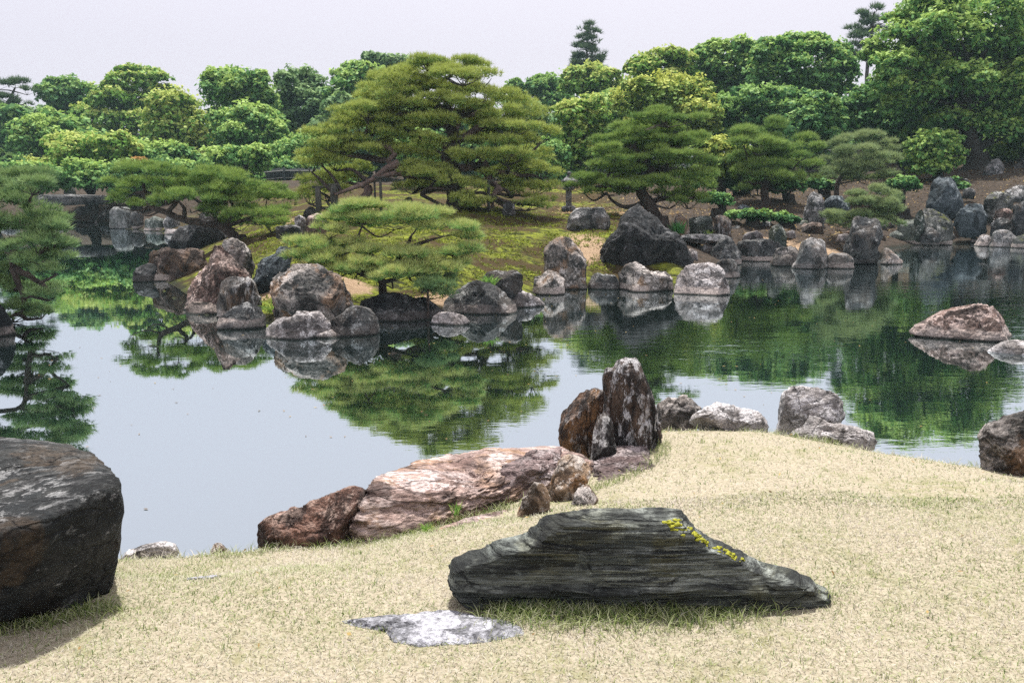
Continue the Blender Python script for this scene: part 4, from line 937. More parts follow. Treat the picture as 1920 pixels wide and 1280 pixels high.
def limb_tube(mb, pts, r0, r1, seed, wob=0.05, step=None, sides=8):
    pts = np.asarray(pts, float)
    L = np.linalg.norm(np.diff(pts, axis=0), axis=1).sum()
    s = spline(pts, step or max(L / 26, r0 * 0.7))
    n = len(s); t = np.linspace(0, 1, n)
    rad = r0 * (1 - t) ** 0.8 + r1 * t
    g = np.random.default_rng(seed)
    j = fbm(s * (1.1 / max(r0 * 6, 0.05)) + seed, 2)[:, None] * r0 * 0.7
    s = s + j * rdir(g, 1)
    mb.tube(s, rad, sides, wob, seed)
    return s
def broad(name, label, d, base_u, blobs, mat, seed, leaf=None, trunk_r=0.22, dens=1.0, light=0.0, deep=0.9, cat='tree', base_z=None, group=None, trunk_v=None, flat=1.0):
    """blobs 'u,v,rx,ry' in photo pixels at distance d; each gets its own depth"""
    g = np.random.default_rng(seed)
    B = [tuple(map(float, q.split(','))) for q in blobs.split()]
    u0, u1 = min(b[0] - b[2] for b in B), max(b[0] + b[2] for b in B)
    cw = (u1 - u0) / 2
    bp = P(base_u, 400, d)
    bz = lz(bp[0], d) if base_z is None else base_z
    base = np.array([bp[0], d, bz - 0.08])
    cs, rs = [], []
    for (u, v, rx, ry) in B:
        m = PXM(v, d)
        off = g.uniform(-1, 0.5) * deep * (cw * m) * 0.55 * math.sqrt(max(0.05, 1 - min(1, abs(u - (u0 + u1) / 2) / cw) ** 2))
        dd = d + off
        c = P(u, v, dd); m = PXM(v, dd)
        cs.append(c); rs.append((rx * m * 1.0, (rx + ry) / 2 * m, ry * m * flat * 1.55))
        # the far side of the crown, so the tree is round
    k = len(cs)
    for i in range(k):
        for _ in range(2 if dens >= 0.7 else 0):
            q = rdir(g, 1)[0]; q[2] = abs(q[2]) * 0.9 - 0.15; f_ = g.uniform(0.35, 0.65)
            cs.append(cs[i] + q * np.array(rs[i]) * 0.95); rs.append(tuple(np.array(rs[i]) * f_))
    for i in range(0, k, 3):
        cs.append(cs[i] + np.array([g.normal(0, .3), rs[i][1] * 1.5, -0.1 * rs[i][2]])); rs.append(tuple(np.array(rs[i]) * 0.9))
    lf = (leaf or 0.0046 * d) * (1.5 if dens < 0.5 else 1)
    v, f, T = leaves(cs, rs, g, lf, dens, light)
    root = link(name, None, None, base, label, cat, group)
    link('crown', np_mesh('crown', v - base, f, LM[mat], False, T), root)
    cs = np.array(cs[:k])
    ctop = cs[np.argmax(cs[:, 2])]; cm = cs.mean(0)
    mid = np.array([0.5 * base[0] + 0.5 * cm[0] + g.normal(0, 0.2), d, 0.5 * base[2] + 0.5 * cm[2]])
    mb = MB()
    tr = limb_tube(mb, [base, base * 0.6 + mid * 0.4 + np.array([g.normal(0, .1), 0, 0]), mid, 0.4 * mid + 0.6 * ctop], trunk_r, trunk_r * 0.3, seed, 0.06)
    mb.lathe([(trunk_r * 1.7, 0.0), (trunk_r * 1.25, trunk_r * 0.8), (trunk_r * 1.0, trunk_r * 2)], 9, base)
    link('trunk', mb.mesh('trunk', BARKD, True, base), root)
    for i in range(k):
        c = cs[i]
        j = int(np.clip(len(tr) * (0.35 + 0.5 * (c[2] - base[2]) / max(0.1, ctop[2] - base[2])), 2, len(tr) - 1)) - 1
        j = max(1, min(j, int(len(tr) * 0.9)))
        s = tr[j]
        if s[2] > c[2] + 0.2: j = max(1, j // 2); s = tr[j]
        m1 = 0.5 * (s + c) + np.array([0, 0, 0.12 * np.linalg.norm(c - s)]) + g.normal(0, 0.1, 3)
        lm = MB()
        limb_tube(lm, [s, m1, c], trunk_r * 0.36, trunk_r * 0.08, seed + i, 0.05, 0.5, 5)
        link('limb', lm.mesh('limb', BARKD, True, base), root)
    return root
def tufts(g, Pp, D, k, L, w, spread):
    """needle fans: k thin triangles at each point about direction D"""
    n = len(Pp)
    d = D[:, None, :] + spread * rdir(g, n * k).reshape(n, k, 3)
    d /= np.linalg.norm(d, axis=2)[:, :, None]
    s = np.cross(d, rdir(g, n * k).reshape(n, k, 3)); s /= np.linalg.norm(s, axis=2)[:, :, None] + 1e-9
    ln = L[:, None, None] * g.uniform(0.7, 1.25, (n, k, 1))
    p = Pp[:, None, :] + 0 * d
    v = np.stack([p - s * w / 2, p + s * w / 2, p + d * ln], 2).reshape(-1, 3)
    return v, np.arange(n * k * 3, dtype=np.int32).reshape(-1, 3)
def pad_mesh(g, c, r, L, w, k, mat, dens, anchor=None, tw=0.012, light=0.0, thin=False):
    """one cloud-shaped pad of needles on its twigs; centre c, radii r (x, depth, height)"""
    r = np.asarray(r, float)
    cell = L * 0.62
    n = int(dens * 3.4 * np.pi * r[0] * r[1] / (cell * cell))
    n = int(np.clip(n, 40, 4200))
    # lumpy sub-cushions
    ns = max(5, int(r[0] * r[1] / (L * L * 3.6)))
    ns = min(ns, 60)
    a = g.uniform(0, 2 * np.pi, ns); q = np.sqrt(g.random(ns)) * 0.95
    sub = np.stack([np.cos(a) * q, np.sin(a) * q, np.sqrt(np.clip(1 - q * q, 0.02, 1)) * g.uniform(0.35, 1.0, ns) - 0.12], 1)
    i = g.integers(0, ns, n)
    sr = np.clip(1.05 / math.sqrt(ns), 0.14, 0.6)
    d = rdir(g, n); d[:, 2] = np.where((d[:, 2] < 0) & (g.random(n) < (0.75 if not thin else 0.45)), -d[:, 2], d[:, 2])
    rad = sr * g.uniform(0.35, 1.05, n)
    p = sub[i] + d * rad[:, None] * np.array([1, 1, 0.75])
    pos = c + p * r
    D = d * np.array([0.6, 0.6, 0.5]) + np.array([0, 0, 0.95]) + p * np.array([0.35, 0.35, 0.0])
    D /= np.linalg.norm(D, axis=1)[:, None]
    Ln = np.full(n, L)
    v, f = tufts(g, pos, D, k, Ln, w, 0.75)
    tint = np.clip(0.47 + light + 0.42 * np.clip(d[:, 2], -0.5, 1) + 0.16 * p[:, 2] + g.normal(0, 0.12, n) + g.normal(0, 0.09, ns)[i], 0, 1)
    T = np.repeat(tint, k)
    tint2 = np.clip(T + g.normal(0, 0.10, len(T)), 0, 1)
    # twigs
    mb = MB()
    root = c + np.array([0, 0, -0.55 * r[2]]) if anchor is None else anchor
    for j in range(min(9, ns)):
        e = c + sub[j] * r * np.array([0.9, 0.9, 0.5])
        m = 0.45 * e + 0.55 * root + np.array([0, 0, -0.08 * r[2]]) + g.normal(0, 0.04, 3) * r
        mb.tube(spline([root, m, e], 0.2), np.linspace(tw * 1.5, tw * 0.4, len(spline([root, m, e], 0.2))), 4)
    tv, tq = mb.arrays()
    V = np.concatenate([v, tv]); fq = tq + len(v)
    return V, f, fq, tint2
def pine(name, label, d, trunk, pads, limbs, mat, seed, L, w=None, k=7, tr=(0.2, 0.05), dens=1.0, light=0.0, depth=0.55, group=None, lr=0.45, cat='pine tree', base_z=None, bark=None, barkl=None, thin=False, padh=1.0):
    g = np.random.default_rng(seed)
    tp = [tuple(map(float, q.split(','))) for q in trunk.split()]
    p0 = P(tp[0][0], tp[0][1], d)
    bz = lz(p0[0], d) if base_z is None else base_z
    base = np.array([p0[0], d, bz - 0.06])
    root = link(name, None, None, base, label, cat, group)
    tpts = [base] + [P(u, v, d + (q[0] if q else 0)) for (u, v, *q) in tp[1:]]
    mb = MB()
    tl = limb_tube(mb, tpts, tr[0], tr[1], seed, 0.07, None, 10)
    mb.lathe([(tr[0] * 1.55, -0.02), (tr[0] * 1.2, tr[0] * 0.9), (tr[0], tr[0] * 1.8)], 10, base)
    link('trunk', mb.mesh('trunk', bark or BARK, True, base), root)
    allp = [tl[int(len(tl) * 0.3):]]
    for q in limbs:
        lp = [tuple(map(float, s.split(','))) for s in q.split()]
        pts = [P(s[0], s[1], d + (s[2] if len(s) > 2 else 0)) for s in lp]
        i = np.argmin(np.linalg.norm(tl - pts[0], axis=1))
        if np.linalg.norm(tl[i] - pts[0]) < 0.9: pts[0] = tl[i]
        mb = MB(); ll = limb_tube(mb, pts, tr[0] * lr, tr[0] * 0.12, int(g.integers(1e6)), 0.06, None, 7)
        link('limb', mb.mesh('limb', barkl or bark or BARK, True, base), root)
        allp.append(ll)
    allp = np.concatenate(allp)
    w = (w or 0.00042 * d) * 1.25
    for (u, v, rx, ry, *o) in [tuple(map(float, q.split(','))) for q in pads.split()]:
        m = PXM(v, d)
        off = o[0] if o else g.uniform(-1, 1) * depth
        c = P(u, v + ry * 0.35, d + off); m = PXM(v, d + off)
        r = (rx * m * 1.12, max(rx * 0.8, ry) * m * 1.1, ry * 1.75 * m * padh)
        dist = np.linalg.norm((allp - c) * np.array([1, 1, 1.3]) + np.where((allp[:, 2] > c[2])[:, None], 0.6, 0), axis=1)
        a = allp[np.argmin(dist)]
        if np.linalg.norm(a - c) > 0.45 * r[0]:
            e = c + np.array([0, 0, -0.4 * r[2]])
            mm = 0.5 * (a + e) + g.normal(0, 0.10, 3) * np.linalg.norm(a - e)
            bm_ = MB(); bl = limb_tube(bm_, [a, mm, e], tr[0] * 0.20, tr[0] * 0.07, int(g.integers(1e6)), 0.05, None, 6)
            link('branch', bm_.mesh('branch', bark or BARK, True, base), root)
            anchor = bl[-1]
        else: anchor = a
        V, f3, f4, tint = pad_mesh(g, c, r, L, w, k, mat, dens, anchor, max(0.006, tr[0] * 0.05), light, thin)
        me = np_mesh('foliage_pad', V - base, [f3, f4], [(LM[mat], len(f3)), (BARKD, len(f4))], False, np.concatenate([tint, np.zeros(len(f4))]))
        link('foliage_pad', me, root)
    return root
# ---- pines on the island and its shores
pine('pine_tree', 'great spreading old pine on the island\'s crown, olive tipped', 26.0, '862,386 856,350 848,318 842,295 852,268 846,240 836,212 838,185 832,150',
 '838,236,36,12,-0.7 862,206,36,12,-0.6 826,276,34,11,-0.9 880,292,36,11,-0.9 760,178,44,14 845,192,44,13 800,224,44,13 700,234,40,13 660,274,40,13 930,228,40,13 900,256,40,12 965,312,40,12 760,270,40,12 722,168,40,14 742,144,36,12 905,150,32,12 926,180,22,11 800,118,46,12 858,118,46,12 700,190,34,12 815,133,70,15 868,143,55,16 760,152,48,17 722,178,38,16 790,166,60,14 845,170,60,14 898,176,34,15 735,202,45,12 775,195,40,10 818,205,36,10 880,200,36,11 '
 '690,208,62,15 636,222,38,13 742,228,50,13 665,238,50,13 612,252,40,14 705,256,46,12 640,272,50,14 600,292,36,13 585,310,30,12 770,243,40,11 728,285,36,12 680,285,40,10 '
 '630,306,44,13 595,338,40,14 640,334,42,13 583,368,32,14 612,362,38,14 670,318,30,9 770,290,44,12 800,320,44,13 775,350,40,12 820,348,36,12 '
 '965,192,46,16 930,214,40,12 1000,222,36,16 955,240,52,13 905,240,36,12 1012,254,34,14 980,268,46,13 920,268,46,12 880,268,34,12 1005,292,36,14 950,296,50,12 895,300,36,11 '
 '1016,322,28,12 975,326,44,12 930,336,40,11 1000,352,38,12 960,358,38,12 880,352,30,12,-0.8 862,378,28,12,-1.2 1010,376,26,9 915,384,40,8,-0.8 985,386,34,8,-0.5 812,326,38,10,-1.0 800,262,32,9,-0.7 842,344,26,10,-1.3',
 ['848,315 815,318 780,318 755,322,-0.5 720,328,-0.9 690,342,-1.2 655,356,-1.4 628,366,-1.5', '852,330 800,332 757,326,-0.6 740,316,-0.6 728,302,-0.6 740,290,-0.5 728,276,-0.4 700,270,-0.4 672,262,-0.5', '745,306,-0.6 715,322,-0.9 690,340,-1.0',
  '690,352,-0.9 690,362,-1 668,378,-1.1 632,392,-1.2', '845,285 818,265 800,262 780,250 757,244,0.2', '846,245 830,232 805,214 780,208', '848,250 870,205 895,192', '842,225 872,212 888,215,0.3 905,206,0.3 918,198,0.3', '850,262 905,236 950,232,0.5 985,226,0.6',
  '855,318 880,312 915,322 945,322,-0.3 975,330,-0.4', '915,322 905,300 892,284', '915,322 920,340,-0.2 938,352,-0.4', '938,352,-0.4 922,368,-0.6', '850,300 920,290 985,296,0.4', '846,200 870,172 900,160', '838,205 790,190 745,190', '860,350 820,352 790,364,-0.7'],
 'olive', 1, 0.15, 0.014, 7, (0.34, 0.06), 0.78, 0.33, 0.9, lr=0.42, padh=1.1, barkl=BARKP, thin=True)
pine('pine_tree', 'layered dark green pine right of the stone lantern', 28.0, '1240,398 1215,380 1200,350 1222,320 1195,290 1185,262 1230,240 1250,228',
 '1252,224,58,12 1205,240,46,11 1165,264,44,12 1255,254,46,9 1230,272,64,13 1290,276,44,14 1140,284,26,9 1185,296,52,13 1255,300,60,14 1308,308,30,12 1150,318,42,12 1210,322,56,12 1280,330,52,14 1130,336,44,12 1185,348,52,12 1245,354,56,14 1310,350,30,13 1095,352,30,9 1140,362,36,9 1290,376,40,13 1255,378,36,11',
 ['1215,380 1175,388 1150,378 1138,362', '1215,380 1250,372 1300,372', '1222,320 1170,318 1140,326', '1200,350 1150,348 1115,350', '1195,290 1260,276 1285,282', '1222,320 1270,318 1300,320'],
 'pine', 2, 0.17, 0.014, 8, (0.24, 0.06), 1.1, 0.10, 0.8, lr=0.45, padh=1.25)
pine('pine_tree', 'dark pine leaning left over the water on the island', 23.5, '452,440 420,426 385,418 345,412 312,398 285,388 272,362 268,342',
 '262,326,44,11 305,326,34,9 240,348,36,11 345,330,22,8 282,350,40,10 228,378,24,10 258,390,26,7 398,336,48,12 440,348,34,11 372,354,46,12 330,356,32,9 420,368,46,12 358,382,52,13 300,372,26,8 500,356,30,13 472,378,46,14 524,376,28,14 420,398,50,13 485,404,52,14 530,404,20,12 450,420,40,10 510,424,30,9',
 ['385,418 395,396 372,378 350,366', '420,426 440,398 430,372 425,358', '420,426 465,410 500,388', '345,412 345,390 330,372', '312,398 330,376 300,362', '272,362 250,362'],
 'pine', 3, 0.16, 0.013, 8, (0.15, 0.04), 0.9, 0.06, 0.7, lr=0.5, padh=1.35)
pine('garden_pine', 'low round bonsai pine on the near mossy bank', 15.6, '722,540 716,528 712,518 722,508 742,492 760,470 770,440',
 '722,396,72,12,0.1 662,412,50,11,0.1 784,410,62,12,0.1 832,430,46,12,0 866,448,30,10,0 740,420,60,10,0.6 618,436,30,11,0.1 598,462,46,13,0 572,484,36,11,-0.1 624,490,42,12,-0.2 655,462,28,10,0 706,474,38,11,-0.3 684,500,40,11,-0.4 768,482,46,12,-0.3 806,500,44,11,-0.3 735,514,52,12,-0.6 852,474,42,12,-0.1 868,478,24,9,0 838,496,32,10,-0.2 768,510,40,10,-0.5 720,522,38,9,-0.7 668,510,36,10,-0.5 790,518,36,9,-0.6 615,500,28,9,-0.3 832,508,28,9,-0.4 640,510,26,8,-0.3',
 ['712,520 690,518 668,510 648,492 640,476', '648,492 620,486 600,476', '722,508 690,470 672,448 680,420', '742,492 790,480 820,474', '760,470 800,452 830,444', '722,530 750,520 770,512', '670,440 668,455 680,470'],
 'bonsai', 4, 0.15, 0.0085, 9, (0.10, 0.025), 1.75, 0.20, 0.3, lr=0.5, padh=1.05)
pine('garden_pine', 'small dark green pine shrub hanging over the undercut bank', 15.1, '800,560 803,545 808,530', '808,522,34,12 790,540,30,10 830,536,28,11 812,552,34,10', [], 'cool', 5, 0.12, 0.008, 9, (0.04, 0.015), 1.0, 0.0, 0.25)
pine('pine_tree', 'dark pine drooping over the water at the left frame edge', 14.4, '-260,560 -240,430 -180,300 -140,180',
 '20,330,56,15 60,352,40,13 -40,345,60,18 25,372,62,16 80,392,24,9 -30,400,60,20 50,415,56,15 100,432,40,13 20,440,60,16 70,462,60,16 118,462,26,11 20,480,60,14 85,488,50,12 40,505,46,10 105,506,26,9 15,530,40,8 60,540,40,8 88,556,30,8 50,572,40,8 25,596,30,8 75,590,30,7 '
 '-80,300,70,20 -100,420,70,22 -140,250,90,24 -200,180,90,22 -110,200,60,18 -280,260,90,24 -300,360,90,22',
 ['-200,380 -120,430 -40,445 0,452 14,470 22,500 30,520', '-190,340 -80,350 -10,360 30,380', '0,452 40,448 80,458 110,466', '22,500 50,515 80,535 95,552', '22,500 38,540 45,565 40,590', '14,470 60,482 100,494', '-200,380 -100,390 0,410 60,420'],
 'cool', 6, 0.135, 0.009, 9, (0.2, 0.05), 0.95, 0.14, 0.6, base_z=0.6, lr=0.32, thin=True)
pine('pine_tree', 'mid green tiered pine on the bare bank behind the lichened rock', 35.0, '1436,378 1434,355 1440,325 1430,290 1432,255',
 '1432,246,46,11 1395,262,36,10 1470,266,42,12 1425,276,50,12 1500,288,34,11 1460,296,52,12 1400,300,40,11 1430,318,52,12 1490,320,40,12 1395,332,28,9 1450,342,52,13 1508,340,22,9 1420,356,34,8',
 ['1440,325 1480,318 1500,322', '1430,290 1400,296', '1434,340 1410,345'], 'pine', 7, 0.22, 0.017, 8, (0.2, 0.06), 1.15, 0.04, 1.0, padh=1.4)
pine('pine_tree', 'pale blue-green tiered pine by the dark fence', 38.0, '1569,368 1570,345 1585,320 1605,295 1620,272',
 '1632,264,34,10 1590,272,28,9 1650,282,28,10 1605,288,36,10 1568,300,28,9 1640,302,34,11 1600,312,38,10 1655,318,22,9 1560,324,24,9 1622,330,40,11 1585,338,30,8 1650,342,22,8',
 ['1585,320 1630,318 1650,322', '1570,345 1610,338'], 'pale', 8, 0.22, 0.017, 8, (0.12, 0.04), 1.1, 0.05, 1.0, padh=1.3)
pine('garden_pine', 'grey green mounded pine shrub behind the twin-headed stone', 28.5, '1640,438 1630,420 1625,400 1635,380',
 '1640,366,34,10 1606,382,32,11 1662,384,28,12 1630,392,40,11 1580,406,34,11 1650,404,40,11 1610,416,40,11 1680,402,16,10 1570,424,24,8 1665,422,24,9 1640,424,30,9',
 ['1630,420 1600,412', '1630,420 1660,408'], 'pale', 9, 0.14, 0.012, 8, (0.10, 0.03), 1.15, 0.06, 0.6, padh=1.3)
pine('pine_tree', 'distant pine with open pads at the left frame edge', 82.0, '8,330 10,260 6,215 20,185 28,165', '28,158,22,7 -8,160,24,8 50,172,14,6 18,186,24,7 -5,200,22,7 45,196,18,6 -20,230,30,10 30,214,18,6', ['6,215 30,200 45,196', '6,215 -10,200'], 'far', 10, 0.5, 0.045, 7, (0.35, 0.08), 1.0, 0.0, 1.5)
pine('conifer_tree', 'lone tall dark conifer rising behind the trees', 98.0, '1102,330 1101,220 1100,120 1102,48', '1103,50,9,5 1096,58,10,5 1110,62,12,5 1092,72,13,5 1112,78,14,5 1088,88,14,6 1106,92,20,6 1118,100,12,5 1084,106,14,6 1104,110,22,6 1122,118,11,5 1082,124,14,6 1104,126,26,7 1126,132,9,4 1090,136,20,6', [], 'far', 11, 0.55, 0.05, 7, (0.3, 0.05), 1.2, -0.05, 0.8)
pine('pine_tree', 'lone distant pine with sky gaps left of the great tree', 88.0, '1622,330 1624,200 1626,130 1632,85 1636,40 1640,22', '1638,20,14,6 1610,34,18,7 1652,38,18,7 1630,46,20,6 1600,58,14,6 1645,62,22,7 1618,72,22,7 1600,88,14,6 1640,86,16,6 1612,104,16,6 1630,112,14,5', ['1632,85 1612,72', '1636,60 1655,45', '1632,85 1602,86'], 'far', 12, 0.55, 0.05, 7, (0.3, 0.08), 1.1, -0.05, 1.2)
